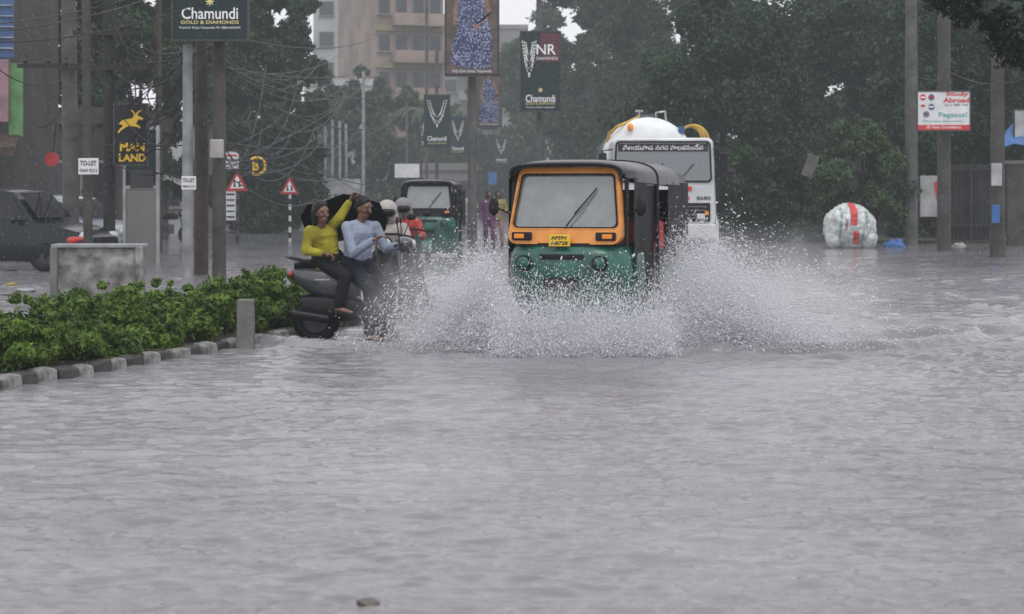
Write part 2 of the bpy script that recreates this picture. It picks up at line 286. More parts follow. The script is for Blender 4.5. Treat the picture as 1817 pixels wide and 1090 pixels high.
def tree(px,d,pz0,pz1,wpx,label,m='leafA',bark='bark_dark',n=34,per=290,ls=.14,group=None,seed=1,dep=None,name='broadleaf_tree',trunkpx=None,cat='tree',cr=.24,base=0):
    x=gx(px,d); z1=gz(pz1,d); z0=gz(pz0,d); W=wpx*d/FP/2; Hh=(z1-z0)/2; dep=dep or W*.6
    t=thing(name,label,cat,(x,d,base),0,group); r=random.Random(seed); cs=[];rs=[]; n=int(n*1.6)
    R0=cr*min(W,Hh*1.2)
    while len(cs)<n:
        u=V((r.uniform(-1,1),r.uniform(-1,1),r.uniform(-1,1)))
        e=abs(u.x)**3.2+abs(u.y)**2+abs(u.z)**2.8
        if .08<e<1:
            k=1+.16*math.sin(u.z*5+seed)+.1*math.sin(u.z*11+seed*2)
            cs.append((u.x*(W-R0*.4)*k,u.y*dep,(z0+z1)/2-base+u.z*(Hh-R0*.5)*(1+.12*math.sin(u.x*6+seed)))); rs.append(R0*r.choice((.45,.6,.8,1.0,1.3))*r.uniform(.8,1.2))
    Vs,Fs=leaves(cs,rs,per,ls,seed,core=26); npmesh('crown',Vs,Fs,m,t)
    b=MB(); tr=max(.12,W*.05); zt=(z0+z1)/2-base; dx=(0 if trunkpx is None else gx(trunkpx,d)-x)
    pts=[V((dx,0,-.2)),V((dx+.1,0,zt*.3)),V((dx*.6-.1,.05,zt*.6)),V((dx*.2,0,zt))]; b.tube(pts,[tr*1.3,tr,tr*.8,tr*.5],10)
    for k in range(9):
        c=V(cs[k]); p=pts[1].lerp(pts[2],r.random()); q=p.lerp(c,.5)+V((0,0,-.1*Hh)); b.tube([p,q,c],[tr*.5,tr*.3,tr*.08],6)
    obj('trunk',b,bark,t,True); return t
tree(1285,72,440,-30,330,'dark bushy tree directly behind the white tanker truck','leafA',n=50,seed=2,ls=.13)
tree(1500,78,440,-60,350,'large dark tree behind the white and red sack bundle','leafA',n=54,seed=3,ls=.14)
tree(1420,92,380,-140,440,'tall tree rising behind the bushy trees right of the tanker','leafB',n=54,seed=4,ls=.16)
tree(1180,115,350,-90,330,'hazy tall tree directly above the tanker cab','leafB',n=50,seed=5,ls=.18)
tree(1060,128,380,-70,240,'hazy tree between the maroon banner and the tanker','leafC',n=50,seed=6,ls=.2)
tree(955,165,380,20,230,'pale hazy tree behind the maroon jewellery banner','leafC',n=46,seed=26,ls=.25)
tree(1720,66,350,-80,320,'dark tree behind the Study Abroad board','leafA',n=50,seed=7,ls=.13)
tree(1790,74,420,-100,260,'dark tree at the right edge behind the boundary wall','leafA',n=44,seed=27,ls=.14)
tree(1590,108,350,-140,360,'hazy tall tree behind the leftmost right-hand pole','leafB',n=44,seed=17,ls=.18)
tree(1528,58,415,205,160,'pale green bush above the sack bundle','leafE',n=30,per=300,ls=.075,seed=8,name='roadside_bush',cat='bush')
tree(1390,62,450,250,210,'dark low bush between the tanker and the sack bundle','leafA',n=28,per=340,ls=.09,seed=9,name='roadside_bush',cat='bush')
tree(1640,64,450,330,120,'dark low bush behind the cloth banner at right','leafA',n=20,per=260,ls=.09,seed=29,name='roadside_bush',cat='bush')
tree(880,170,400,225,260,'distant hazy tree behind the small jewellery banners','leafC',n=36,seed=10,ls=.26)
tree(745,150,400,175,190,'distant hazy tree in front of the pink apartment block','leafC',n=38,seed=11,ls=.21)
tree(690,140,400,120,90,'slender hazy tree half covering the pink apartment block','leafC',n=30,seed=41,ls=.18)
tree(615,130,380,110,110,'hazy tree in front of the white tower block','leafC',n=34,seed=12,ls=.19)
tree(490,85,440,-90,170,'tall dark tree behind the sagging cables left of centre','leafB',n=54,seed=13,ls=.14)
tree(440,80,420,-70,170,'tall dark tree just right of the grey Chamundi pole','leafB',n=50,seed=33,ls=.13)
tree(480,76,425,200,190,'lower dark tree above the two triangular warning signs','leafA',n=34,seed=14,ls=.12)
tree(250,66,400,-80,230,'dark tree behind the leaping deer board','leafB',n=54,seed=15,ls=.12)
tree(90,60,330,-80,230,'dark tree behind the wide grey pole at far left','leafA',n=50,seed=16,ls=.12)
tree(345,84,400,-70,170,'dark tree behind the cluster of three left poles','leafB',n=46,seed=18,ls=.13)
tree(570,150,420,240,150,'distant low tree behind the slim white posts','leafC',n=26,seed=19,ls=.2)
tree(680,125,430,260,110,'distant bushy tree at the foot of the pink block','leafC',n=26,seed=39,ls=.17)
t=thing('overhanging_tree','dark tree reaching in from the right, nearest the top right corner','tree',(8.6,25,0))
b=MB(); b.tube([(0,0,-.2),(.1,0,1.8),(-.2,0,3.4),(-1.3,0,4.1),(-3.0,0,3.95)],[.22,.18,.14,.07,.02],8); b.tube([(-.2,0,3.4),(-.6,.3,4.4),(-1.8,.2,5)],[.12,.07,.03],7); obj('trunk',b,'bark_dark',t,True)
cs=[(-3.2+.42*i+random.uniform(-.1,.1),random.uniform(-.3,.3),3.70+random.uniform(-.1,.5)+.03*i) for i in range(9)]+[(random.uniform(-2.6,0),random.uniform(-.5,.5),random.uniform(4.1,5)) for _ in range(10)]+[(-2.35,0,3.42),(-2.2,.1,3.3),(-1.9,0,3.5)]
Vs,Fs=leaves(cs,[.16+.12*random.random() for _ in cs],330,.05,21); npmesh('crown',Vs,Fs,'leafD',t)
t=thing('palm_tree','small hazy palm between the pink block and the tall street posts','palm tree',(gx(742,125),125,0))
b=MB(); b.tube([(0,0,0),(.1,0,3.5),(0,0,gz(195,125))],[.2,.16,.13],8); obj('trunk',b,'bark',t,True)
b=MB()
for i in range(16):
    a=i*2.4; L_=2.1; e=.9*math.cos(i); top=V((0,0,gz(195,125))); pr=None
    for k in range(6):
        s=k/5; p=top+V((math.cos(a)*L_*s,math.sin(a)*L_*s,(.9+e*.3)*s-1.7*s*s)); wd=.28*math.sin(PI*min(.95,s+.08)); q=V((-math.sin(a),math.cos(a),0))*wd
        cur=[p-q+V((0,0,-wd*.6)),p,p+q+V((0,0,-wd*.6))]
        if pr: b.add(pr+cur,[(0,1,4,3),(1,2,5,4)])
        pr=cur
obj('crown',b,'leafC',t)
# ---------------------------------------------------------------- hedge + median
A=V((-3.95,15.25,0)); B=V((-2.32,20.7,0)); Dk=(B-A).normalized(); Nl=V((-Dk.y,Dk.x,0)); Lk=(B-A).length
ang=math.atan2(Dk.y,Dk.x)
b=MB(); q0=A-Dk*3; q1=B+Dk*2.6
b.loft([[q0+Nl*.05,q1+Nl*.05,q1+Nl*1.4,q0+Nl*1.4],[p+V((0,0,.10)) for p in (q0+Nl*.05,q1+Nl*.05,q1+Nl*1.4,q0+Nl*1.4)]],True,True,True)
o=obj('median',b,'soil'); o['kind']='structure'; o.location=(0,0,-.02)
i=0; s=-2.9
while s<Lk+.3:
    white=(i%2==0)
    k0=MB(); jit=lambda:random.uniform(-.014,.014)
    k0.loft([[V((-.14,-.075,-.1)),V((.14,-.075,-.1)),V((.14,.075,-.1)),V((-.14,.075,-.1))],[V((-.14+jit(),-.055+jit(),.09+jit())),V((.14+jit(),-.055+jit(),.09+jit())),V((.14,.07,.10)),V((-.14,.07,.10))]])
    p=A+Dk*s
    o=obj('kerb_stone',k0,'kerb_white' if white else 'kerb_black',bevel=.02); o.location=p+V((random.uniform(-.02,.02),0,random.uniform(-.025,.01))); o.rotation_euler=(random.uniform(-.05,.05),random.uniform(-.03,.03),ang+random.uniform(-.06,.06))
    tag(o,'white painted kerb stone in the striped kerb before the hedge' if white else 'black painted kerb stone in the striped kerb before the hedge','kerb stone','white kerb stones along the hedge' if white else 'black kerb stones along the hedge'); s+=.295; i+=1
hl=['sparse hedge shrub nearest the left edge of the picture','hedge shrub second from the left edge','leafy hedge shrub below the white stained wall','hedge shrub third before the concrete marker post','full hedge shrub left of the concrete marker post','hedge shrub just behind the concrete marker post','hedge shrub nearest the scooter tail','hedge shrub behind the scooter rear wheel','last hedge shrub, hidden behind the scooter']
for i,l in enumerate(hl):
    s=-1.1+i*1.0+(.15 if i>4 else 0); p=A+Dk*s+Nl*.50; h=[.32,.36,.46,.43,.48,.49,.52,.52,.52][i]
    t=thing('hedge_shrub',l,'shrub',(p.x,p.y,.08),ang,'hedge shrubs on the median'); r=random.Random(50+i)
    cs=[];rs=[]
    for k in range([13,17,32,24,34,32,36,36,36][i]):
        x_=r.uniform(-.48,.48); cs.append((x_,r.uniform(-.42,.38),r.uniform(.03,h-.06)*(1-.95*abs(x_)*(i!=0)))); rs.append(r.uniform(.05,.13))
    for k in range(18): cs.append((r.uniform(-.4,.4),r.uniform(-.35,.3),h*.8+r.uniform(-.1,.19))); rs.append(r.uniform(.02,.05))
    Vs,Fs=leaves(cs,rs,[90,115,160,150,160,160,170,170,170][i],.031,60+i,asp=.5,bias=.7); npmesh('foliage',Vs,Fs,'hedge' if i%3 else 'hedge2',t)
    b=MB()
    for k in range(14): c=V(cs[k%len(cs)]); b.tube([V((c.x*.6,c.y*.6,-.05)),V((c.x*.8,c.y*.8,c.z*.5)),c+V((0,0,.10))],[.012,.008,.003],5)
    obj('stems',b,'bark',t)
for i in range(6):
    p=A+Dk*(1.4+i*1.15)+Nl*1.05; r=random.Random(80+i)
    t=thing('hedge_shrub','back row hedge shrub number %s from the left, behind the front row'%['one','two','three','four','five','six'][i],'shrub',(p.x,p.y,.08),ang,'hedge shrubs on the median')
    cs=[(r.uniform(-.45,.45),r.uniform(-.25,.25),r.uniform(.06,.40+.02*i)) for k in range(20)]
    Vs,Fs=leaves(cs,[r.uniform(.06,.14) for _ in cs],160,.03,90+i,asp=.5,bias=.7); npmesh('foliage',Vs,Fs,'hedge2',t)
t=MB(); t.loft([[V((-.085,-.07,-.1)),V((.085,-.07,-.1)),V((.085,.07,-.1)),V((-.085,.07,-.1))],[V((-.08,-.065,.49)),V((.08,-.065,.49)),V((.08,.065,.49)),V((-.08,.065,.49))]])
o=obj('marker_post',t,'concrete',bevel=.015); d=19.0; o.location=(gx(436,d),d,0); tag(o,'short square concrete post standing at the kerb in front of the hedge','post')
d=28; t=thing('stained_wall','low whitewashed masonry block with dark stains behind the hedge','wall',(gx(172,d),d,0),.05)
b=MB(); b.box((0,.3,.36),(1.22,.5,.76)); obj('wall_body',b,'whitewash',t,bevel=.02); b=MB(); b.box((.0,.3,.765),(1.3,.58,.05)); obj('coping',b,'concrete_pale',t,bevel=.01)
b=MB(); b.box((-.6,.0,.35),(.1,.14,.8)); obj('end_pier',b,'concrete',t,bevel=.01); b=MB(); b.box((.6,.0,.35),(.1,.14,.8)); obj('end_pier',b,'whitewash',t,bevel=.01)
b=MB(); b.ell((0,0,0),(.045,.035,.020),None,14,9); b.v=[tuple(V(p)*(1+.35*NZ.noise(V(p)*40))) for p in b.v]
o=obj('stone',b,'stone',smooth=True); o.location=(gx(655,7.2),7.2,.008); tag(o,'small brown stone breaking the water surface in the foreground','stone')
# ---------------------------------------------------------------- poles
def pole(px,d,wpx,top,m,label,rtop=.8,name='utility_pole',lean=0,arms=()):
    t=thing(name,label,'pole',(gx(px,d),d,0)); r=wpx*d/FP/2
    b=MB(); b.tube([(0,0,-.3),(lean*.5,0,top*.5),(lean,0,top)],[r,r*.93,r*rtop],12); obj('shaft',b,m,t,True)
    for z,w_ in arms:
        b=MB(); b.box((0,-r-.04,z),(w_,.08,.09)); c=obj('crossarm',b,'dark_pole',t)
        for k in (-.42,-.2,.2,.42):
            b=MB(); b.tube([(k*w_,-r-.04,z+.05),(k*w_,-r-.04,z+.1),(k*w_,-r-.04,z+.16),(k*w_,-r-.04,z+.22)],[.03,.06,.035,.05],8); obj('insulator',b,'rust_pole',c,True)
    return t
pole(127,42,30,9,'pole_grey','wide grey concrete pole behind the stained wall',arms=[(gz(118,42),2.2)],lean=-.1)
pole(157,35,17,9,'pole_grime','thin grey pole right of the widest far-left pole, rising past the deer board',lean=-.08)
pole(194,40,22,9,'dark_pole','dark brown pole carrying crossarms beside the deer board',arms=[(gz(122,40),2.0),(gz(60,40),1.4)])
pole(333,36,21,gz(80,36),'concrete_pale','short pale pole with a small notice, left of the rust brown pole')
pole(357,37,26,gz(70,37),'rust_pole','rust brown pole between the pale pole and the Chamundi board pole')
pole(389,36,25,9,'pole_grime','grey pole carrying the large Chamundi board')
pole(282,50,12,9,'rust_pole','thin brown pole between the deer board and the pale pole')
pole(838,55,17,gz(-120,55),'pole_grey','grey median pole carrying the tall blue dress poster',rtop=1)
pole(957,68,11,12,'pole_grey','slim median pole behind the maroon and green jewellery banner',rtop=1)
pole(775,100,7,9,'pole_grey','thin hazy pole carrying the necklace banner right of the pink block',rtop=1)
pole(757,105,6,13,'pole_grey','pale hazy post just left of the blue dress poster',rtop=1)
pole(1617,58,24,10,'pole_grey','leftmost of the three tall poles at right')
pole(1675,52.5,25,10,'pole_grime','middle one of the three tall poles at right, behind the white board')
pole(1770,47,28,gz(95,47),'pole_grime','rightmost tall pole with pasted notices, nearest the gate')
pole(645,120,6,9,'concrete_pale','thin pale pole beside the green tower edge',rtop=1)
pole(722,115,5,gz(180,115),'pole_grey','thin grey post in front of the pink block',rtop=1)
for i,(px,d) in enumerate([(577,90),(590,95),(603,100),(614,105)]):
    pole(px,d,5,gz(205+i*5,d),'concrete_pale','slim white post, number %s from left in the row of four'%['one','two','three','four'][i],rtop=1,name='slim_post')
b=MB(); b.box((0,-.28,0),(.24,.16,.34)); o=obj('junction_box',b,'cream',bevel=.02); o.location=(gx(389,36),36,gz(265,36)); tag(o,'small box strapped to the grey pole below the Chamundi board','box')
def wire(a,b_,sag,lab,r=.012,g='overhead cables'):
    m=MB(); a=V(a);b_=V(b_); n=12
    m.tube([a.lerp(b_,i/n)-V((0,0,sag*4*(i/n)*(1-i/n))) for i in range(n+1)],r,4); tag(obj('overhead_cable',m,'wire_black'),lab,'cable',g)
wl=[(-60,60,30,330,-30,44,.2,'cable crossing the top left corner, topmost'),(-60,75,30,390,-10,36,.25,'second cable from the top left corner'),(-60,48,30,250,-10,44,.1,'short cable above the blue shopfront'),
(120,60,42,389,75,36,.5,'sagging cable from the wide grey pole to the Chamundi pole'),(127,118,42,357,110,37,.5,'sagging cable at crossarm height between left poles'),(194,122,40,333,118,36,.35,'low sagging cable past the deer board top'),
(389,80,36,560,95,90,.9,'cable from the Chamundi pole across the tall tree, upper'),(389,110,36,620,150,100,1.3,'cable from the Chamundi pole across the tall tree, middle'),(389,150,36,540,200,90,1.1,'cable from the Chamundi pole across the tall tree, lower'),
(389,130,36,650,210,120,1.6,'long drooping cable reaching the thin pale pole'),(389,180,36,520,240,80,.9,'short looping cable over the lower dark tree'),(389,210,36,600,270,100,1.3,'cable running low toward the slim white posts'),
(357,105,37,240,170,60,.6,'cable running back past the deer board'),(357,130,37,280,260,60,.5,'cable dropping behind the white hoarding'),(333,90,36,230,60,70,.3,'cable up to the dark left tree'),
(389,60,36,720,20,115,1.0,'long high cable toward the pink block'),(645,120,120,722,190,115,.3,'short hazy cable before the pink block'),(645,60,120,757,30,105,.4,'hazy cable left of the blue dress poster'),
(1617,130,58,1675,140,52.5,.1,'short cable between the first and middle right poles'),(1675,120,52.5,1830,135,44,.3,'cable from the middle right pole to the edge'),(1675,12,52.5,1617,30,58,.1,'cable between the right poles at the top'),
(-40,90,32,127,130,42,.4,'cable from the left shop to the wide grey pole'),(389,235,36,450,280,60,.5,'looping cable above the round yellow sign'),(127,150,42,60,220,50,.4,'cable dropping to the left shopfront')]
for a in wl: wire(at(*a[0:3]),at(*a[3:6]),a[6],a[7])
r=random.Random(11)
for k in range(26):
    px=r.uniform(395,640); py=r.uniform(90,330); wire(at(389,r.uniform(70,300),36.2),at(px+r.uniform(30,120),py+r.uniform(-40,40),r.uniform(60,110)),r.uniform(.3,1.4),'thin cable in the tangle between the Chamundi pole and the white tower',.014,'tangled cables left of centre')
for k in range(22):
    wire(at(r.choice((127,157,194)),r.uniform(10,300),41),at(r.choice((282,333,357)),r.uniform(60,300),38),r.uniform(.1,.9),'thin cable in the tangle between the far left poles',.013,'tangled cables at the far left')
for i in range(3):
    m=MB(); c=at(250+i*40,[100,170,150][i],39.0); m.torus(c,(.2,1,.1*i),.28+.05*i,.012,22,4); tag(obj('cable_coil',m,'wire_black'),['cable coil hanging above the leaping deer','cable coil left of the short pale pole','cable coil hanging on the short pale pole'][i],'cable coil')
# ---------------------------------------------------------------- signs
def board(name,label,x0,y0,x1,y1,d,m,fr=True,cat='sign',th=.08,rz=0):
    c=at((x0+x1)/2,(y0+y1)/2,d); w_=(x1-x0)*d/FP; h=(y1-y0)*d/FP
    t=thing(name,label,cat,c,rz); b=MB(); b.box((0,0,0),(w_,th,h)); obj('panel',b,m,t,bevel=.01)
    if fr:
        f=MB(); q=.035
        for sx in(-1,1): f.box((sx*w_/2,0,0),(q,th+.03,h+q))
        for sz in(-1,1): f.box((0,0,sz*h/2),(w_-q,th+.03,q))
        obj('frame',f,'sign_frame',t)
    return t,w_,h,-th/2-.006,d/FP
def necklace(t,cx,cz,w_,h,y,m='pearl',rows=3,name='necklace_picture'):
    b=MB()
    for k in range(rows):
        s=1-k*.26; n=30-4*k; pt=[]
        for i in range(n+1):
            u=-1+2*i/n; x=cx+u*w_/2*s; z=cz+h/2-h*s*(1-abs(u)**2.2)*.8-k*h*.02; pt.append((x,y-.004,z))
            r=h*.022*(1.6-abs(u)*.6); b.disc((x,y-.004,z),(0,1,0),r,.008,6)
            if k==0 and i%3==0 and abs(u)<.75: b.disc((x,y-.004,z-h*.05),(0,1,0),r*1.1,.008,6)
        b.tube(pt,h*.006,4)
    for i in range(5): b.disc((cx,y-.004,cz+h/2-h*.8-h*.05*i),(0,1,0),h*(.05-.006*i),.008,7)
    obj(name,b,m,t)
def emblem(t,x,z,r,y,m='ink_gold'):
    b=MB()
    for i in range(8): a=i*PI/4; b.poly([V((x+math.cos(a+o_)*rr*r,y,z+math.sin(a+o_)*rr*r)) for o_,rr in((-.35,.45),(0,1),(.35,.45),(0,.2))])
    b.disc((x,y-.002,z),(0,1,0),r*.3,.004,10); obj('emblem',b,m,t)
t,w_,h,y,s=board('advert_board','large dark green Chamundi board with white lettering on the left pole',306,-45,440,72,35.6,'sign_green')
text('Chamundi',0,(13.5-24)*s,100*s,21*s,y,'ink_white',t,off=.01); text('GOLD & DIAMONDS',0,(13.5-40)*s,103*s,6*s,y,'ink_gold',t,off=.01); text('Polyclinic Road, Vijayawada, Ph: 0866-6663604',0,(13.5-50)*s,108*s,5*s,y,'ink_white',t); emblem(t,0,(13.5-3)*s,9*s,y)
def dressposter(t,w_,h,y,foot):
    b=MB(); b.poly([V((x*w_,y+.002,z*h)) for x,z in[(-.48,-.48),(.48,-.48),(.48,.48),(-.48,.48)]]); obj('poster_sheet',b,'poster_back',t)
    P=[(-.20,.46),(-.05,.48),(.10,.38),(.22,.30),(.26,.12),(.34,-.02),(.40,-.20),(.34,-.34),(.36,-.41),(.05,-.43),(-.22,-.41),(-.40,-.37),(-.38,-.20),(-.26,-.02),(-.30,.10),(-.26,.30)]
    b=MB(); b.poly([V((x*w_,y,z*h)) for x,z in P]); obj('dress_picture',b,'dress',t)
    for A_ in ([(.10,.38),(.22,.40),(.36,.16),(.30,.08),(.22,.28)],[(.30,.09),(.36,.16),(.06,-.05),(.02,.0)],[(-.26,.30),(-.22,.42),(-.34,.20),(-.36,.02),(-.28,.02)],[(-.05,.48),(.04,.49),(.03,.42),(-.03,.42)]):
        b=MB(); b.poly([V((x*w_,y-.003,z*h)) for x,z in A_]); obj('arm_picture',b,'skin_pale',t)
    text(foot,0,-.455*h,.72*w_,.035*h,y-.003,'ink_white',t)
t,w_,h,y,s=board('advert_poster','large upper poster of a blue patterned dress on the median pole',790,-40,885,135,54.6,'sign_black'); dressposter(t,w_,h,y,'Poly Clinic Road, Vijayawada')
t,w_,h,y,s=board('advert_poster','smaller lower poster of a blue patterned dress behind the median pole',846,135,890,225,80,'sign_black'); dressposter(t,w_,h,y,'Poly Clinic Road, Vijayawada')
t,w_,h,y,s=board('jewellery_banner','maroon and dark green NR Diamonds banner with necklace',923,56,995,198,67.5,'sign_green')
b=MB(); b.poly([V((x,y,z)) for x,z in[(-.0,0.12*h),(w_*.48,.12*h),(w_*.48,.48*h),(-.0,.48*h)]]); obj('maroon_field',b,'sign_maroon',t)
text('NR',10*s,(127-88)*s,34*s,18*s,y-.004,'ink_white',t,off=.01); text('DIAMONDS',12*s,(127-104)*s,38*s,5*s,y-.004,'ink_white',t); text('Chamundi',0,(127-175)*s,52*s,13*s,y,'ink_white',t,off=.01); text('GOLD & DIAMONDS',0,(127-184)*s,52*s,4*s,y,'ink_gold',t); text('Polyclinic Road, Vijayawada',0,(127-191)*s,50*s,3.5*s,y,'ink_white',t)
necklace(t,-20*s,22*s,24*s,62*s,y-.004); emblem(t,0,(127-160)*s,5*s,y)
for (a,lab) in [((752,168,799,262,99),'dark Chamundi banner with white necklace left of the median pole'),((798,208,827,275,125),'smaller Chamundi necklace banner beside the median pole'),((877,242,902,292,150),'small dark necklace banner right of the median pole, among the distant ones'),((966,245,986,290,160),'tiny distant necklace banner left of the slim median pole base'),((1016,262,1034,296,175),'tiny distant necklace banner nearest the tanker mirror'),((742,206,756,262,130),'narrow dark banner edge-on left of the larger Chamundi necklace banner'),((900,262,914,296,170),'tiny distant banner between the small dark one and the slim median pole'),((990,258,1004,290,170),'tiny distant banner third from the tanker mirror'),((806,282,820,312,160),'tiny distant banner below the smaller Chamundi necklace banner')]:
    t,w_,h,y,s=board('jewellery_banner',lab,*a,'sign_green',fr=False); necklace(t,0,h*.14,w_*.72,h*.5,y,rows=2)
    text('Chamundi',0,-h*.33,w_*.72,h*.09,y,'ink_white',t,off=.01); text('GOLD & DIAMONDS',0,-h*.42,w_*.7,h*.03,y,'ink_gold',t)
t,w_,h,y,s=board('shop_sign','black board with yellow leaping deer and yellow lettering',203,185,262,293,39.5,'sign_black')
deer=[(-20,-2),(-14,6),(-6,8),(2,9),(6,15),(4,22),(0,27),(3,27),(7,22),(9,16),(10,22),(16,27),(19,27),(13,21),(12,15),(17,13),(22,9),(20,7),(13,8),(11,2),(9,-2),(14,-5),(18,-11),(17,-13),(11,-8),(4,-7),(-3,-6),(-8,-9),(-16,-15),(-20,-21),(-22,-20),(-18,-12),(-13,-7),(-15,-3)]
b=MB(); b.poly([V((x*s*1.05+0,y,(z+24)*s*.85)) for x,z in deer]); obj('deer_emblem',b,'ink_yellow',t)
text('MAN',3*s,-22*s,44*s,15*s,y,'ink_yellow',t,off=.04); text('LAND',3*s,-41*s,48*s,14*s,y,'ink_yellow',t,off=.04)
t,w_,h,y,s=board('advert_board','white Study Abroad board with red strip between the right poles',1627,162,1721,232,52,'sign_white')
text('Study',24*s,29*s,40*s,9*s,y,'ink_red',t,off=.03); text('Abroad',22*s,19*s,46*s,9*s,y,'ink_red',t,off=.03); text('Call us : 98481 13445',22*s,10.5*s,42*s,4*s,y,'ink_black',t); text('Pegasus!',16*s,-8*s,50*s,11*s,y,'ink_teal',t,off=.01); text("Overseas Education",-2*s,-18*s,70*s,4*s,y,'ink_teal',t)
b=MB(); b.poly([V((x*s,y,z*s)) for x,z in[(-46,-34),(46,-34),(46,-25),(-46,-25)]]); obj('red_strip',b,'ink_red',t); text('20 Years Consultancy',0,-29.5*s,62*s,6*s,y-.003,'ink_white',t,off=.01)
for i,(x,z,m,m2_) in enumerate([(-37,24,'ink_red','ink_white'),(-22,24,'shop_blue','ink_red'),(-37,9,'sign_white','ink_red'),(-22,7,'shop_blue','ink_white'),(-31,-6,'shop_pink','shop_blue')]):
    b=MB(); b.disc((x*s,y-.002,z*s),(0,1,0),5.5*s,.004,16); r=obj('flag_roundel',b,m,t); b=MB()
    for a_ in ((.6,-.6) if i in (1,) else (0,)): 
        R_=M.Rotation(a_,3,'Y'); b.box((x*s,y-.007-abs(a_)*.001,z*s),(8.5*s,.003,2.4*s),R_)
    if i==2: b.box((x*s,y-.009,z*s),(3.5*s,.003,5*s))
    obj('flag_bar',b,m2_,r)
for (x0,y0,x1,y1,d,lab,l1,l2) in [(139,281,175,310,34.7,'small white notice on the thin left pole','TO-LET','93469 93213'),(322,313,348,337,35.6,'small white notice on the short pale pole','TO-LET','94404 01212')]:
    t,w_,h,y,s=board('notice_board',lab,x0,y0,x1,y1,d,'sign_white',fr=False,th=.02); text(l1,0,h*.2,w_*.8,h*.3,y,'ink_black',t,off=.02); text(l2,0,-h*.25,w_*.86,h*.22,y,'ink_black',t,off=.01)
board('notice_board','white notice pasted on the rightmost tall pole',1759,290,1778,330,46.6,'tarp_white',fr=False,th=.02)
board('notice_board','blue notice pasted low on the rightmost tall pole',1760,364,1774,396,46.6,'tarp_blue',fr=False,th=.02)
t,w_,h,y,s=board('shop_sign','white pink striped sign behind the Chamundi pole',397,268,425,300,60,'sign_white'); 
for k in range(3): b=MB(); b.box((0,y,(8-8*k)*s),(20*s,.005,3*s)); obj('printed_band',b,'shop_pink' if k else 'ink_red',t)
t,w_,h,y,s=board('shop_sign','tall narrow white sign below the warning triangle',399,338,420,392,60,'sign_white')
for k in range(5): b=MB(); b.box((0,y,(20-10*k)*s),(14*s,.005,3*s)); obj('printed_band',b,'shop_blue' if k%2 else 'ink_black',t)
t,w_,h,y,s=board('shop_sign','dark sign with yellow lettering in the distance left of the median pole',722,316,753,342,110,'sign_black'); text('LUGU',0,5*s,24*s,8*s,y,'ink_yellow',t,off=.04); text('RAMA',0,-6*s,24*s,8*s,y,'ink_yellow',t,off=.04)
board('shop_sign','pale distant hoarding left of the dark yellow lettered sign',700,290,745,316,112,'sign_white')
board('shop_sign','pale blue distant sign right of the median pole',866,305,882,328,125,'tarp_blue')
board('shop_sign','white distant sign at the foot of the slim white posts',560,318,640,345,88,'tarp_white',fr=False)
c=at(456,295,58); t=thing('round_sign','round black sign with a yellow rim and letter B','sign',c); b=MB(); b.disc((0,0,0),(0,1,0),.30,.08,28); obj('disc_panel',b,'sign_black',t); b=MB(); b.tube([V((.25*math.cos(a_),-.05,.25*math.sin(a_))) for a_ in [-2.2+.3*k for k in range(16)]],.045,6); obj('rim',b,'ink_yellow',t); text('B',-.03,0,.2,.26,-.06,'ink_yellow',t,off=.04)
b=MB(); b.tube([(0,.05,-.2),(0,.05,-1.9)],.03,8); obj('post',b,'dark_pole',t)
c=at(92,283,48); t=thing('round_sign','red disc sign hung in front of the far left trees','sign',c); b=MB(); b.disc((0,0,0),(0,1,0),.17,.06,24); obj('disc_panel',b,'sign_red',t); b=MB(); b.tube([(0,.05,0),(.1,.05,.9)],.02,6); obj('hanger',b,'dark_pole',t)
for px,py,w_,d,lab,sp in [(421,320,40,58,'left red triangular warning sign, larger and nearer',False),(514,328,34,63,'right red triangular warning sign on a striped post',True)]:
    x=gx(px,d); t=thing('warning_sign',lab,'road sign',(x,d,0)); r=w_*d/FP/2; zc=gz(py+2,d); 
    b=MB(); b.plate([(-r,zc-r*.85),(r,zc-r*.85),(0,zc+r*.95)],-.03,0); obj('sign_plate',b,'sign_red',t)
    b=MB(); b.plate([(-r*.62,zc-r*.62),(r*.62,zc-r*.62),(0,zc+r*.52)],-.036,-.0305); obj('white_field',b,'ink_white',t)
    b=MB()
    for sx in(-.22,.22): b.disc((sx*r,-.04,zc-r*.05),(0,1,0),r*.09,.006,10); b.plate([(sx*r-r*.13,zc-r*.5),(sx*r+r*.13,zc-r*.5),(sx*r+r*.06,zc-r*.15),(sx*r-r*.06,zc-r*.15)],-.041,-.037)
    obj('pictogram',b,'ink_black',t)
    b=MB(); b.tube([(0,.05,-.1),(0,.05,zc+r*.3)],.045,10); ps=obj('post',b,'sign_white' if sp else 'pole_grey',t)
    for k in range(4): b=MB(); b.tube([(0,.05,.1+k*.36),(0,.05,.28+k*.36)],.05,10); obj('black_band',b,'ink_black',ps)
d=43; t=thing('white_hoarding','tall white standing panel with dark upper board behind the poles','panel',(gx(251,d),d,0)); b=MB(); b.box((0,0,gz(400,d)/1),(.66,.12,1.75)); obj('lower_panel',b,'build_grey',t,bevel=.02)
b=MB(); b.box((0,0,gz(278,d)),(.66,.1,1.25)); obj('upper_panel',b,'sign_green',t,bevel=.02); b=MB()
for x in(-.36,.36): b=MB(); b.box((x,0,gz(345,d)),(.06,.16,3.0)); obj('upright',b,'tarp_white',t)
for z in(228,333): b=MB(); b.box((0,0,gz(z,d)),(.66,.15,.06)); obj('crossbar',b,'tarp_white',t)
b=MB(); b.box((.02,-.07,gz(318,d)),(.5,.02,.4)); obj('poster_sheet',b,'sign_frame',t)
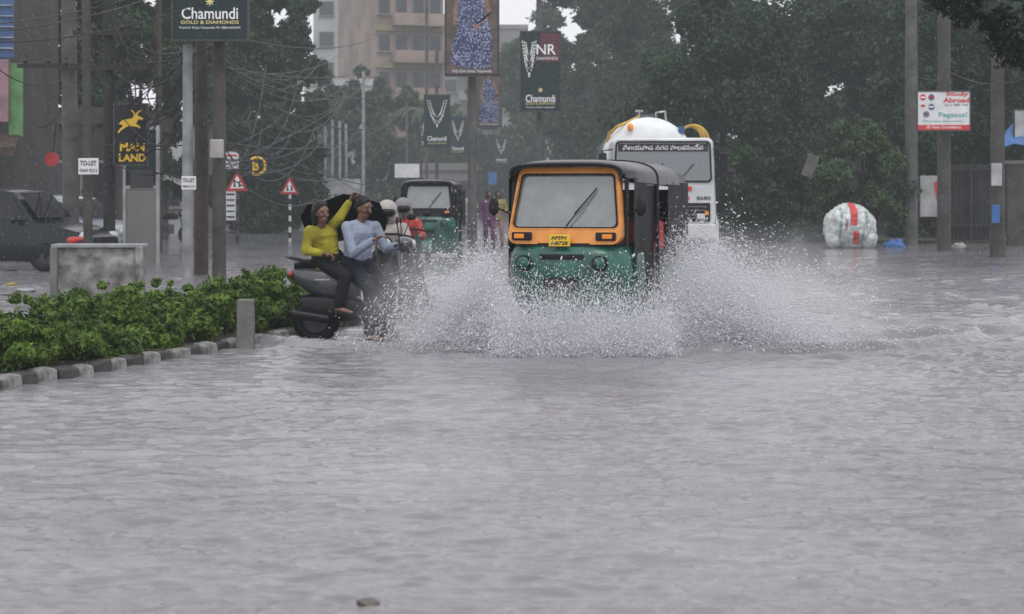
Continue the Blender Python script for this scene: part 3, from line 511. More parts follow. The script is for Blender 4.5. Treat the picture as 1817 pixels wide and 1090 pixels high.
# ---------------------------------------------------------------- buildings
def building(name,label,x0,x1,ytop,d,m,dep=12,rz=0,cols=4,storey=3.1,band=None,balc=False,z0=0,wm_='window_dark',ww=.5):
    xa=gx(x0,d);xb=gx(x1,d);H=gz(ytop,d); t=thing(name,label,'building',((xa+xb)/2,d,z0),rz); W=xb-xa
    b=MB(); b.box((0,dep/2,H/2),(W,dep,H)); obj('wall',b,m,t)
    b=MB(); b.box((0,dep/2,H+.15),(W+.3,dep+.3,.5)); obj('roof',b,band or m,t)
    n=int(H/storey)
    for k in range(n):
        zc=k*storey+1.75
        for c in range(cols):
            xc=-W/2+W*(c+.5)/cols; wd=W/cols*ww
            f=MB(); f.box((xc,-.04,zc),(wd+.16,.1,1.5)); fo=obj('window',f,'window_frame',t)
            p=MB(); p.box((xc,-.10,zc),(wd,.05,1.34)); obj('pane',p,wm_,fo); p=MB(); p.box((xc,-.14,zc-.78),(wd+.3,.2,.08)); obj('sill',p,'window_frame',fo)
        if band: b=MB(); b.box((0,-.1,k*storey+storey-.15),(W+.1,.3,.45)); obj('floor_band',b,band,t)
        if balc and k>0:
            b=MB(); b.box((W*.1,-.7,k*storey+.1),(W*.75,1.3,.15)); b.box((W*.1,-1.32,k*storey+.6),(W*.75,.08,.9)); b.box((W*.1-W*.37,-.7,k*storey+.6),(.08,1.2,.9)); b.box((W*.1+W*.37,-.7,k*storey+.6),(.08,1.2,.9)); obj('balcony',b,m,t)
    return t
building('tower_block','pale white tower block left of the pink block',556,650,-60,200,'build_white',dep=14,cols=2)
building('tower_block','narrow pale green block squeezed beside the white tower',648,668,-60,190,'build_green',cols=1)
building('apartment_block','pinkish apartment block with yellow bands and balconies',664,790,-40,165,'build_pink',cols=4,band='band_yellow',balc=True,rz=.35,ww=.6)
building('apartment_block','grey hazy block behind the dress posters',780,935,50,230,'build_grey',cols=4,balc=True)
building('apartment_block','distant low block behind the slim white posts',540,660,150,150,'build_white',cols=3,balc=True)
building('apartment_block','distant pale block between median pole and tanker',930,1060,180,240,'build_grey',cols=4)
building('shop_building','white shop building behind the deer board',208,330,215,75,'build_white',cols=3,dep=8)
building('shop_building','dim shop row behind the warning triangles',330,560,265,100,'shop_wall',cols=6,dep=8)
building('shop_building','low shop block at the foot of the pink block',600,840,300,135,'build_grey',cols=7,dep=8)
building('shop_building','dark shop building behind the parked cars',-120,215,215,58,'shop_wall',cols=4,dep=8,ww=.6)
d=47; t=thing('corner_shop','shopfront at the far left edge with blue, pink and lime panels','building',(gx(-40,d),d,0)); s=d/FP
b=MB(); b.box((-.4,3,3.5),(1.9,6,8)); obj('wall',b,'shop_wall',t)
def pn(nm,x0,y0,x1,y1,m,yy,th=.1):
    b=MB(); b.box((((x0+x1)/2+40)*s,yy,gz((y0+y1)/2,d)),((x1-x0)*s,th,(y1-y0)*s)); return obj(nm,b,m,t,bevel=.01)
pn('blue_fascia',-60,-10,26,104,'shop_blue',-.1); pn('lime_panel',22,114,46,244,'shop_lime',-.3); pn('pink_panel',-60,108,24,218,'shop_pink',-.45); pn('white_panel',-50,120,4,205,'tarp_white',-.52,.02)
for k in range(5): pn('fascia_rail',-60,10+k*19,27,12+k*19,'tarp_white',-.18,.06)
b=MB(); b.loft([[V((-.8,-.1,gz(232,d))),V((1.1,-.1,gz(232,d)))],[V((-.8,-1.0,gz(268,d))),V((1.15,-1.0,gz(262,d)))],[V((-.8,-1.02,gz(282,d))),V((1.15,-1.02,gz(278,d)))]],False,False,False); obj('awning',b,'rust_pole',t)
d=66; b=MB(); b.loft([[at(268,290,d),at(296,284,d+1),at(325,296,d)],[at(262,330,d-1),at(298,318,d-1.5),at(332,335,d-1)]],False,False,False); tag(obj('tarpaulin',b,'tarp_white'),'pale tarpaulin shelter roof behind the short pale pole','tarpaulin')
b=MB(); b.box((-17,75,.03),(8,70,.16)); o=obj('pavement',b,'pavement'); o['kind']='structure'
b=MB(); b.box((22,96,.02),(22,72,.16)); o=obj('verge',b,'soil'); o['kind']='structure'
d=60
t=thing('corrugated_fence','grey corrugated metal fence behind the middle right pole','fence',(gx(1728,d),d+.5,0)); W=84*d/FP; n=26
b=MB(); rg=[]
for z in(0,gz(292,d)): rg.append([V((-W/2+W*i/n,(.05 if i%2 else -.05),z)) for i in range(n+1)])
b.loft(rg,False,False,False); obj('sheet',b,'fence_metal',t)
for x in(-W/2,0,W/2): b=MB(); b.box((x,-.12,gz(365,d)),(.08,.08,2.6)); obj('fence_post',b,'dark_pole',t)
for z in(300,400): b=MB(); b.box((0,-.1,gz(z,d)),(W-.1,.05,.08)); obj('rail',b,'dark_pole',t)
d=57; t=thing('boundary_wall','dull concrete wall at the right edge below the blue tarpaulin','wall',(gx(1815,d),d,0)); b=MB(); b.box((.2,0,gz(290,d)/2),(1.3,.25,gz(290,d))); obj('wall_body',b,'pole_grime',t); b=MB(); b.box((.2,0,gz(288,d)),(1.4,.35,.1)); obj('coping',b,'concrete',t)
b=MB(); b.loft([[at(1778,262,56),at(1800,255,56),at(1830,260,56)],[at(1785,232,56.5),at(1802,214,56.6),at(1830,212,56.5)]],False,False,False); tag(obj('tarpaulin',b,'tarp_blue'),'bright blue tarpaulin at the right edge','tarpaulin')
board('hoarding','small pale board at the right edge above the blue tarpaulin',1799,195,1830,256,56.2,'tarp_white')
t,w_,h,y,s=board('cloth_banner','crumpled white and red cloth banner behind the leftmost right pole',1632,312,1674,385,59.2,'tarp_white',fr=False,rz=.1); b=MB(); b.loft([[V((.05,y-.004,.4)),V((.2,y-.004,.5))],[V((.12,y-.004,0)),V((.3,y-.004,.05))],[V((.22,y-.004,-.5)),V((.33,y-.004,-.45))]],False,False,False); obj('red_print',b,'sign_red',t)
t,w_,h,y,s=board('hoarding','tilted grey panel leaning in the dark trees',1428,274,1448,315,57,'pole_grey',fr=False); t.rotation_euler=(0,.35,0)
building('roadside_shed','dark low shed behind the bushes at right',1300,1700,300,70,'shop_wall',cols=5,dep=5)
# sack bundle
d=55; t=thing('sack_bundle','huge round bundle of white plastic sacks with a red stripe','bundle',(gx(1508,d),d,0))
def shp(u,sd=0,amp=.13):
    q=u*2.4+V((sd,sd*.7,0)); f=NZ.noise(q)*.7; w1=1-abs(NZ.noise(q*1.9+V((4,1,2))))*2.2; w2=1-abs(NZ.noise(q*4.1+V((1,7,2))))*2.2
    return 1+amp*(f+.35*w1+.16*w2)
def lump(c,R_,n=64,m=44,sd=0,amp=.13):
    b=MB(); b.ell((0,0,0),R_,None,n,m); b.v=[tuple(V(c)+V(p)*shp(V(p).normalized(),sd,amp)) for p in b.v]; return b
b=lump((0,0,.58),(.70,.62,.64)); b.v=[(x,y,max(-.05,z)) for x,y,z in b.v]; obj('sack_bag',b,'sack',t,True)
b=lump((-.46,-.2,.28),(.25,.25,.28),30,20,3); obj('sack_bag',b,'sack',t,True); b=lump((.46,-.2,.26),(.26,.22,.28),30,20,5); obj('sack_bag',b,'sack',t,True)
def stripe(a0,a1,x0,wd,m,nm,slope=0):
    b=MB(); rg=[]
    for i in range(30):
        a=a0+(a1-a0)*i/29; row=[]
        for xx in (x0-wd/2,x0-wd/4,x0,x0+wd/4,x0+wd/2):
            u=V((xx+slope*i/29+.04*math.sin(a*3),-math.cos(a),math.sin(a))).normalized(); k=shp(u)*1.02
            row.append(V((0,0,.58))+V((u.x*.70,u.y*.62,u.z*.64))*k)
        rg.append(row)
    b.loft(rg,False,False,False); obj(nm,b,m,t,True)
stripe(.1,1.4,-.02,.28,'sign_red','red_band',.05); stripe(-.75,-.15,.14,.24,'sign_red','red_band'); stripe(.2,.9,.55,.14,'sack_green','green_band'); stripe(-.7,.6,-.55,.12,'sack_green','green_band'); stripe(-.9,.0,.42,.10,'sack_green','green_band'); stripe(.5,1.1,-.5,.10,'sack_green','green_band'); stripe(-.1,.35,-.28,.10,'shop_pink','pink_patch')
r=random.Random(5)
b=MB(); b.ell((0,0,.08),(.32,.25,.18),None,14,9); b.v=[(p[0]+r.uniform(-.04,.04),p[1],max(-.05,p[2]+r.uniform(-.05,.05))) for p in b.v]; o=obj('blue_sheet',b,'tarp_blue'); o.location=(gx(1588,56),56,-.05); tag(o,'crumpled blue plastic heap right of the sack bundle','plastic sheet')
b=MB(); b.ell((0,0,.0),(.18,.2,.09),None,14,9); b.v=[(p[0]+r.uniform(-.04,.04),p[1],max(-.05,p[2]+r.uniform(-.03,.05))) for p in b.v]; o=obj('litter_heap',b,'concrete_pale'); o.location=(gx(1702,56.5),56.5,0); tag(o,'small pale litter heap by the middle right pole','litter')
for i,(px,py) in enumerate([(22,508),(45,518),(12,525)]):
    d=5250/(py-345); b=MB(); b.ell((0,0,.02),(.12+.05*i,.1,.045),None,10,7); b.v=[(p[0]+r.uniform(-.03,.03),p[1]+r.uniform(-.02,.02),p[2]) for p in b.v]; o=obj('litter_heap',b,['cloth_dullyellow','concrete_pale','concrete'][i]); o.location=(gx(px,d),d,0); tag(o,['yellowish litter floating left of the stained wall','pale litter floating left of the stained wall','grey litter floating nearest the left edge'][i],'litter')
# ---------------------------------------------------------------- people
def Rmat(f,u):
    u=V(u).normalized(); f=V(f); f=(f-u*f.dot(u)).normalized(); s=f.cross(u).normalized()
    return M((s,f,u)).transposed(),s,f,u
def remesh(o,vx,it=4):
    m=o.modifiers.new('remesh','REMESH'); m.mode='VOXEL'; m.voxel_size=vx; m.use_smooth_shade=True
    s_=o.modifiers.new('smooth','SMOOTH'); s_.iterations=it; s_.factor=.5
def hand(b,w,dr,n,side,curl,sc=1):
    dr=V(dr).normalized(); n=V(n); n=(n-dr*n.dot(dr)).normalized(); s=dr.cross(n)*side
    for k in(-1,0,1): b.cap(w+s*.012*k*sc,w+dr*.085*sc+s*.024*k*sc,.017*sc,.015*sc,7)
    for k,(ln) in enumerate((.9,1.05,1.0,.8)):
        p=w+dr*.085*sc+s*(.033-.022*k)*sc; a=curl*.4
        for j,l in enumerate((.042,.028,.022)):
            q=p+(dr*math.cos(a)+n*math.sin(a))*l*ln*sc; b.cap(p,q,.0105*sc-.001*j,.0095*sc-.001*j,7); p=q; a+=curl*.75
    p=w+dr*.02*sc+s*.028*sc; q=p+(s*.8+dr*.6+n*.2)*.04*sc; b.cap(p,q,.013*sc,.011*sc,7); b.cap(q,q+(dr*.8+n*.5)*.03*sc,.011*sc,.009*sc,7)
def person(label,J,loc,rz=0,skin='skin',top='cloth_blue',bot='cloth_navy',sleeve=1.0,hair='short',vx=.008,stache=False,helmet=None,shoes='black_rubber',slim=1,up=(0,0,1),legs=True,collar=False):
    t=thing('person',label,'person',loc,rz); J={k:(V(v) if not isinstance(v,(int,float)) else v) for k,v in J.items()}
    R,s,f,u=Rmat(J['face'],J.get('headup',up)); hd=J['head']; tu=(J['neck']-J['hip']).normalized(); ts=(J['shR']-J['shL']).normalized(); hip=J['hip']; nk=J['neck']
    cf=V(tu).cross(ts); cf=cf if cf.y<0 else -cf
    def torso(b,e):
        b.cap(hip-ts*.075,hip+ts*.075,.098*slim+e,.098*slim+e); b.cap(hip+tu*.06,hip.lerp(nk,.5),.098*slim+e,.10*slim+e)
        c=hip.lerp(nk,.70); b.cap(c-ts*.07,c+ts*.07,.100*slim+e,.100*slim+e); b.cap(J['shL']+V((0,0,-.01)),nk-tu*.05,.048+e,.050+e); b.cap(J['shR']+V((0,0,-.01)),nk-tu*.05,.048+e,.050+e)
        b.cap(hip+ts*.05,c+ts*.07,.085*slim+e,.092*slim+e); b.cap(hip-ts*.05,c-ts*.07,.085*slim+e,.092*slim+e)
    b=MB(); torso(b,0); b.cap(nk-tu*.05,hd-u*.05,.050,.048)
    b.ell(hd+u*.02,(.070,.088,.096),R,16,12); b.ell(hd-u*.058+f*.020,(.047,.054,.055),R,12,8); b.cap(hd+f*.083+u*.012,hd+f*.106-u*.025,.009,.014,8); b.ell(hd+f*.076-u*.060,(.022,.012,.008),R,8,6)
    for q in(-1,1): b.ell(hd+s*.072*q-u*.008,(.010,.018,.028),R,8,6); b.cap(hd+f*.080+s*q*.02+u*.035,hd+f*.074+s*q*.043+u*.034,.009,.008,6); b.ell(hd+f*.058+s*.036*q-u*.02,(.020,.020,.018),R,8,6)
    for q in('L','R'):
        b.cap(J['sh'+q],J['el'+q],.044,.035); b.cap(J['el'+q],J['ha'+q],.035,.024); dr=J.get('hd'+q,J['ha'+q]-J['el'+q]); hand(b,J['ha'+q],dr,J.get('hn'+q,V((0,0,-1))+f*.2),(1 if q=='L' else -1),J.get('curl',.8))
        if legs:
            hp=hip+ts*(.085 if q=='R' else -.085); b.cap(hp,J['kn'+q],.085,.058); b.cap(J['kn'+q],J['ft'+q],.056,.038); b.cap(J['ft'+q]+V((0,0,-.02)),J['ft'+q]+V(J['toe'])*.16+V((0,0,-.045)),.038,.028)
    o=obj('body',b,skin,t); remesh(o,vx)
    e=.013; b=MB(); torso(b,e); b.cap(hip-ts*.08-tu*.08,hip+ts*.08-tu*.08,.108*slim+e,.108*slim+e); 
    for q in('L','R'):
        b.cap(J['sh'+q],J['el'+q],.047+e,.040+e)
        if sleeve>0: b.cap(J['el'+q],J['el'+q].lerp(J['ha'+q],sleeve),.040+e,.031+e*.8)
        c=J['el'+q]; b.cap(c+V((.02,-.03,.03)),c+V((-.02,-.035,-.03)),.022,.014,6)
    for k in range(4): c=hip.lerp(nk,.0+.13*k); b.cap(c-ts*.12*slim+cf*.062,c+ts*.06*slim+cf*.082+tu*.04*((k%2)*2-1),.022,.012,6)
    if collar:
        for q in(-1,1): b.cap(nk+ts*.045*q-tu*.01,nk+cf*.062-tu*.055+ts*.02*q,.020,.012,6)
    o=obj('shirt',b,top,t); remesh(o,vx*1.1,3)
    if legs:
        b=MB(); b.cap(hip-ts*.08,hip+ts*.08,.106*slim+.012,.106*slim+.012)
        for q in('L','R'):
            hp=hip+ts*(.085 if q=='R' else -.085); b.cap(hp,J['kn'+q],.096,.074); b.cap(J['kn'+q],J['kn'+q].lerp(J['ft'+q],.9),.072,.060)
        o=obj('trousers',b,bot,t); remesh(o,vx*1.3,3)
        for q in('L','R'):
            b=MB(); F=J['ft'+q]; b.cap(F+V((0,0,-.05)),F+V(J['toe'])*.17+V((0,0,-.06)),.044,.034,10); obj('shoe',b,shoes,t,True)
    if helmet:
        b=MB(); b.ell(hd+u*.035-f*.008,(.122,.138,.125),R,20,14); b.cap(hd-u*.05-f*.03+s*.05,hd-u*.05-f*.03-s*.05,.09,.09); o=obj('helmet',b,helmet,t,True); remesh(o,.015,3); b=MB(); b.ell(hd+f*.075+u*.01,(.095,.07,.06),R,16,10); obj('visor',b,'black_paint',o,True)
    else:
        b=MB(); b.ell(hd+u*.055-f*.020,(.082,.094,.084),R,16,12); b.cap(hd-f*.055+s*.04,hd-f*.055-s*.04-u*.03,.042,.042); b.cap(hd+u*.090+f*.042+s*.030,hd+u*.090+f*.042-s*.030,.022,.022)
        for q in(-1,1): b.cap(hd+s*q*.068+u*.04,hd+s*q*.070-u*.005-f*.005,.015,.009)
        if hair=='long':
            for q in(-1,0,1): b.cap(hd+s*q*.055-f*.045+u*.02,nk-tu*.13+s*q*.06-cf*.06,.040,.03)
            for q in(-1,1): b.cap(hd+s*q*.066+u*.05,hd+s*q*.074-u*.09-f*.01,.022,.018)
        o=obj('hair',b,'hair',t); remesh(o,vx*1.2,2)
        for q in(-1,1): b=MB(); b.ell(hd+f*.079+s*q*.028+u*.012,(.0065,.005,.0035),R,8,6); obj('eye',b,'ink_black',t,True)
        for q in(-1,1): b=MB(); b.cap(hd+f*.087+s*q*.018+u*.032,hd+f*.080+s*q*.038+u*.031,.0028,.002,6); obj('brow',b,'brow_dark',t,True)
        if stache:
            b=MB(); b.cap(hd+f*.093-u*.043+s*.002,hd+f*.080-u*.050+s*.026,.008,.004,6); b.cap(hd+f*.093-u*.043-s*.002,hd+f*.080-u*.050-s*.026,.008,.004,6); obj('moustache',b,'hair',t,True)
    return t
SX,SD=gx(660,20.5),20.5
manJ=dict(hip=(-.16,-.02,.78),neck=(-.115,-.05,1.235),head=(-.080,-.09,1.355),face=(.75,-.65,-.22),headup=(.14,-.10,1),shL=(.03,.07,1.165),shR=(-.25,-.14,1.165),
 elL=(.14,.04,.93),haL=(.27,-.06,.97),elR=(-.18,-.24,.89),haR=(.02,-.30,1.02),knL=(.17,.24,.52),ftL=(.07,.28,.07),knR=(.05,-.26,.46),ftR=(-.01,-.30,.05),toe=(.9,-.4,0),hdR=(.75,-.1,.45),hdL=(.9,0,-.1),curl=.75)
person('man in a light blue shirt astride the scooter with his hands raised before him',manJ,(SX,SD,0),top='cloth_blue',bot='cloth_navy',stache=True,collar=True,slim=.95,vx=.007)
womJ=dict(hip=(-.46,.0,.83),neck=(-.535,-.04,1.18),head=(-.515,-.10,1.303),face=(.60,-.8,.14),headup=(-.04,-.05,1),shL=(-.43,-.01,1.15),shR=(-.64,-.07,1.12),
 elL=(-.33,-.07,1.26),haL=(-.225,-.04,1.43),elR=(-.67,-.16,.92),haR=(-.49,-.18,.89),knL=(-.22,.2,.62),ftL=(-.28,.22,.34),knR=(-.25,-.24,.66),ftR=(-.33,-.24,.34),toe=(.9,-.3,-.1),hdL=(.5,-.1,.85),curl=1.3)
person('person in a yellow top seated behind on the scooter, one arm raised to the umbrella',womJ,(SX,SD,0),top='cloth_yellow',bot='cloth_black',sleeve=.85,hair='long',slim=.82,vx=.007)
t=thing('umbrella','black umbrella held tilted behind the two scooter riders','umbrella',(SX-.31,SD+.24,1.22)); ax=V((-.03,.70,.62)).normalized(); a,bb=frame(ax)
def usq(th,n=3.6): c,s_=abs(math.cos(th)),abs(math.sin(th)); return (c**n+s_**n)**(-1/n)
rg=[]
for i in range(7):
    q=i/6; rg.append([ax*(.16*math.cos(q*1.35)-.02*(j%2)*q)+(a*math.cos(j*PI/8)*1.0+bb*math.sin(j*PI/8)*.66)*(.47*usq(j*PI/8)*math.sin(q*1.35)*(1-.05*(j%2)*q)+.001)+V((0,0,-.04*q*math.sin(j*1.3))) for j in range(16)])
b=MB(); b.loft(rg,True,False,False); obj('canopy',b,'umbrella_cloth',t)
b=MB(); b.tube([ax*.17,V((.085,-.28,.20))],.008,8); obj('shaft',b,'steel',t)
for j in range(8): p=(a*math.cos(j*PI/4)+bb*math.sin(j*PI/4)*.66); b=MB(); b.tube([ax*.14,ax*.09+p*.27,ax*.02+p*.43],.004,5); obj('rib',b,'black_paint',t)
def seR(cx,hw,z0,z1,n=16,e=2.6,y0=0):
    zc=(z0+z1)/2;hh=(z1-z0)/2; out=[]
    for i in range(n):
        a=2*PI*i/n; c_,s_=math.cos(a),math.sin(a); out.append(V((cx,y0+hw*abs(c_)**(2/e)*(1 if c_>0 else -1),zc+hh*abs(s_)**(2/e)*(1 if s_>0 else -1))))
    return out
def wheel(t,c,ax,R,r,rim='wheelrim',w_=.1):
    b=MB(); b.torus(c,ax,R-r,r,28,10); wh=obj('wheel',b,'black_rubber',t,True)
    b=MB(); b.disc(c,ax,R-r*1.5,w_*.5,20); b.torus(c,ax,R-r*1.8,.014,24,6); b.disc(c,ax,.05,w_*1.3,14); obj('rim',b,rim,wh,True); return wh
t=thing('scooter','dark grey scooter stalled beside the hedge carrying two riders','scooter',(SX,SD,0))
wheel(t,(-.58,0,.20),(0,1,0),.25,.06); wheel(t,(.64,0,.20),(0,1,0),.25,.06)
b=MB(); b.loft([seR(-.84,.03,.66,.72),seR(-.78,.09,.58,.745),seR(-.66,.145,.48,.755),seR(-.48,.165,.42,.745),seR(-.28,.15,.38,.72),seR(-.12,.11,.36,.70)]); obj('rear_body',b,'scooter_grey',t,True)
b=MB(); b.loft([seR(-.80,.08,.72,.79),seR(-.68,.12,.735,.83),seR(-.45,.135,.72,.81),seR(-.2,.13,.69,.77),seR(.0,.08,.67,.73)]); obj('seat',b,'black_vinyl',t,True)
b=MB(); b.box((.14,0,.25),(.56,.34,.10)); obj('floorboard',b,'black_paint',t,bevel=.02)
b=MB(); b.loft([seR(-.72,.10,.20,.46),seR(-.5,.13,.16,.48),seR(-.15,.12,.18,.45),seR(.0,.1,.2,.32)]); obj('under_cover',b,'black_paint',t,True)
b=MB(); b.loft([[V((.28,-.18,.2)),V((.42,0,.2)),V((.28,.18,.2)),V((.24,0,.2))],[V((.34,-.22,.6)),V((.50,0,.6)),V((.34,.22,.6)),V((.30,0,.6))],[V((.30,-.15,.90)),V((.43,0,.93)),V((.30,.15,.90)),V((.26,0,.90))]]); obj('front_apron',b,'scooter_grey',t,True,bevel=.03)
b=MB(); b.ell((.34,0,.98),(.11,.12,.08),None,16,10); hs_=obj('headlight_cowl',b,'scooter_grey',t,True); b=MB(); b.ell((.43,0,.98),(.03,.07,.05),None,14,8); obj('headlight',b,'lamp_clear',hs_,True)
b=MB(); b.tube([(.26,-.34,.97),(.30,-.2,.99),(.33,0,.99),(.30,.2,.99),(.26,.34,.97)],.016,8); hb=obj('handlebar',b,'black_rubber',t,True)
for q in(-1,1):
    b=MB(); b.tube([(.30,q*.22,1.0),(.29,q*.28,1.12),(.28,q*.31,1.19)],.006,6); b.ell((.28,q*.32,1.23),(.015,.06,.045),None,12,8); obj('mirror',b,'black_paint',hb,True)
    b=MB(); b.tube([(.48,q*.07,.75),(.62,q*.07,.25)],.026,8); obj('fork',b,'black_paint',t,True)
b=MB(); rg=[[V((.64+.30*math.cos(a_),y_,.22+.30*math.sin(a_))) for y_ in(-.075,-.05,0,.05,.075)] for a_ in[.5+.27*k for k in range(9)]]; b.loft(rg,False,False,False); obj('mudguard',b,'scooter_grey',t,True)
b=MB(); rg=[[V((-.60+.30*math.cos(a_),y_,.24+.30*math.sin(a_))) for y_ in(-.07,0,.07)] for a_ in[1.4+.25*k for k in range(8)]]; b.loft(rg,False,False,False); obj('mudguard',b,'black_paint',t,True)
b=MB(); b.ell((-.84,0,.67),(.03,.07,.04),None,12,8); obj('tail_lamp',b,'lamp_red',t,True); b=MB(); b.tube([(-.62,-.14,.79),(-.84,-.11,.84),(-.89,0,.85),(-.84,.11,.84),(-.62,.14,.79)],.012,8); obj('grab_rail',b,'black_paint',t,True)
b=MB(); b.box((-.50,-.168,.62),(.16,.012,.016)); obj('side_badge',b,'steel',t); b=MB(); b.cap((-.8,-.16,.27),(-.45,-.16,.22),.05,.04); obj('exhaust',b,'black_paint',t,True)
rd=23.2; RJ=dict(hip=(0,0,.80),neck=(0,-.06,1.22),head=(0,-.1,1.32),face=(.1,-1,-.1),shL=(.19,-.06,1.15),shR=(-.19,-.06,1.15),elL=(.27,-.2,.95),haL=(.26,-.45,.98),elR=(-.27,-.2,.95),haR=(-.26,-.45,.98),knL=(.22,-.35,.6),ftL=(.2,-.2,.15),knR=(-.22,-.35,.6),ftR=(-.2,-.2,.15),toe=(0,-1,0))
person('rider in beige rain jacket and pale helmet behind the scooter, facing the camera',RJ,(gx(688,rd),rd,-.04),top='cloth_beige',bot='cloth_black',helmet='cream',vx=.014)
person('rider in red jacket and grey helmet further behind the scooter',RJ,(gx(716,26.5),26.5,-.02),top='cloth_red',bot='cloth_black',helmet='cloth_grey',vx=.016)
def motorcycle(label,loc,rz=0,col='black_paint'):
    t=thing('motorcycle',label,'motorcycle',loc,rz); wheel(t,(0,-.72,.28),(1,0,0),.29,.045); wheel(t,(0,.55,.28),(1,0,0),.29,.05)
    b=MB(); b.loft([[V((w_*math.cos(2*PI*k/12),y,z0+h_*math.sin(2*PI*k/12))) for k in range(12)] for y,w_,z0,h_ in[(-.40,.07,.82,.08),(-.25,.14,.84,.11),(0,.13,.82,.1),(.1,.07,.78,.06)]]); obj('fuel_tank',b,col,t,True)
    b=MB(); b.box((0,.35,.78),(.24,.6,.08)); obj('seat',b,'black_vinyl',t,bevel=.03); b=MB(); b.box((0,0,.45),(.24,.4,.3)); obj('engine',b,'grey_metal',t,bevel=.03)
    b=MB(); b.ell((0,-.55,.92),(.10,.07,.10),None,14,10); h_=obj('headlight_shell',b,col,t,True); b=MB(); b.ell((0,-.60,.92),(.08,.04,.08),None,14,10); obj('headlight',b,'lamp_clear',h_,True)
    b=MB(); b.tube([(-.34,-.42,1.0),(-.15,-.48,1.04),(.15,-.48,1.04),(.34,-.42,1.0)],.013,8); hb=obj('handlebar',b,'black_rubber',t,True)
    for q in(-1,1):
        b=MB(); b.tube([(q*.22,-.47,1.03),(q*.28,-.45,1.2)],.006,6); b.ell((q*.3,-.45,1.24),(.055,.012,.04),None,10,6); obj('mirror',b,'black_paint',hb,True)
        b=MB(); b.tube([(q*.07,-.5,.95),(q*.07,-.72,.28)],.02,8); obj('fork',b,'black_paint',t,True)
    b=MB(); b.loft([[V((x,-.72-.33*math.cos(a_),.28+.33*math.sin(a_))) for x in(-.06,0,.06)] for a_ in[.4+.3*k for k in range(7)]],False,False,False); obj('mudguard',b,col,t,True)
    return t
motorcycle('black motorcycle of the rider in the beige jacket',(gx(688,rd),rd,0)); motorcycle('motorcycle of the rider in the red jacket',(gx(716,26.5),26.5,0),.1)
motorcycle('small parked motorcycle left of the short pale pole',(gx(296,60),60,0),1.1); motorcycle('distant motorcycle right of the tanker, by its bumper',(gx(1296,66),66,0),.3)
SJ=dict(hip=(0,0,.88),neck=(0,0,1.36),head=(0,-.02,1.49),face=(.3,-1,0),shL=(.18,0,1.3),shR=(-.18,0,1.3),elL=(.25,-.03,1.04),haL=(.16,-.2,.98),elR=(-.24,.02,1.04),haR=(-.23,-.08,.82),knL=(.1,-.05,.47),ftL=(.12,0,.07),knR=(-.1,-.02,.47),ftR=(-.1,.04,.07),toe=(0,-1,0),hnL=(-1,0,0),hnR=(1,0,0))
person('person in a purple dress standing left of the rickshaw, beside the median pole',SJ,(gx(868,55.5),55.5,0),top='cloth_purple',bot='cloth_purple',hair='long',vx=.018)
person('person in a yellow top walking between the purple dressed one and the rickshaw',SJ,(gx(884,58),58,0),top='cloth_dullyellow',bot='cloth_pink',hair='long',vx=.018)
person('person with a pale top far down the road beyond the dark green rickshaw',SJ,(gx(834,70),70,0),top='cloth_beige',bot='cloth_grey',vx=.022)
person('person in dark clothes at the left car, beside the red lamp',SJ,(gx(150,46),46,0),top='cloth_black',bot='cloth_navy',vx=.02)
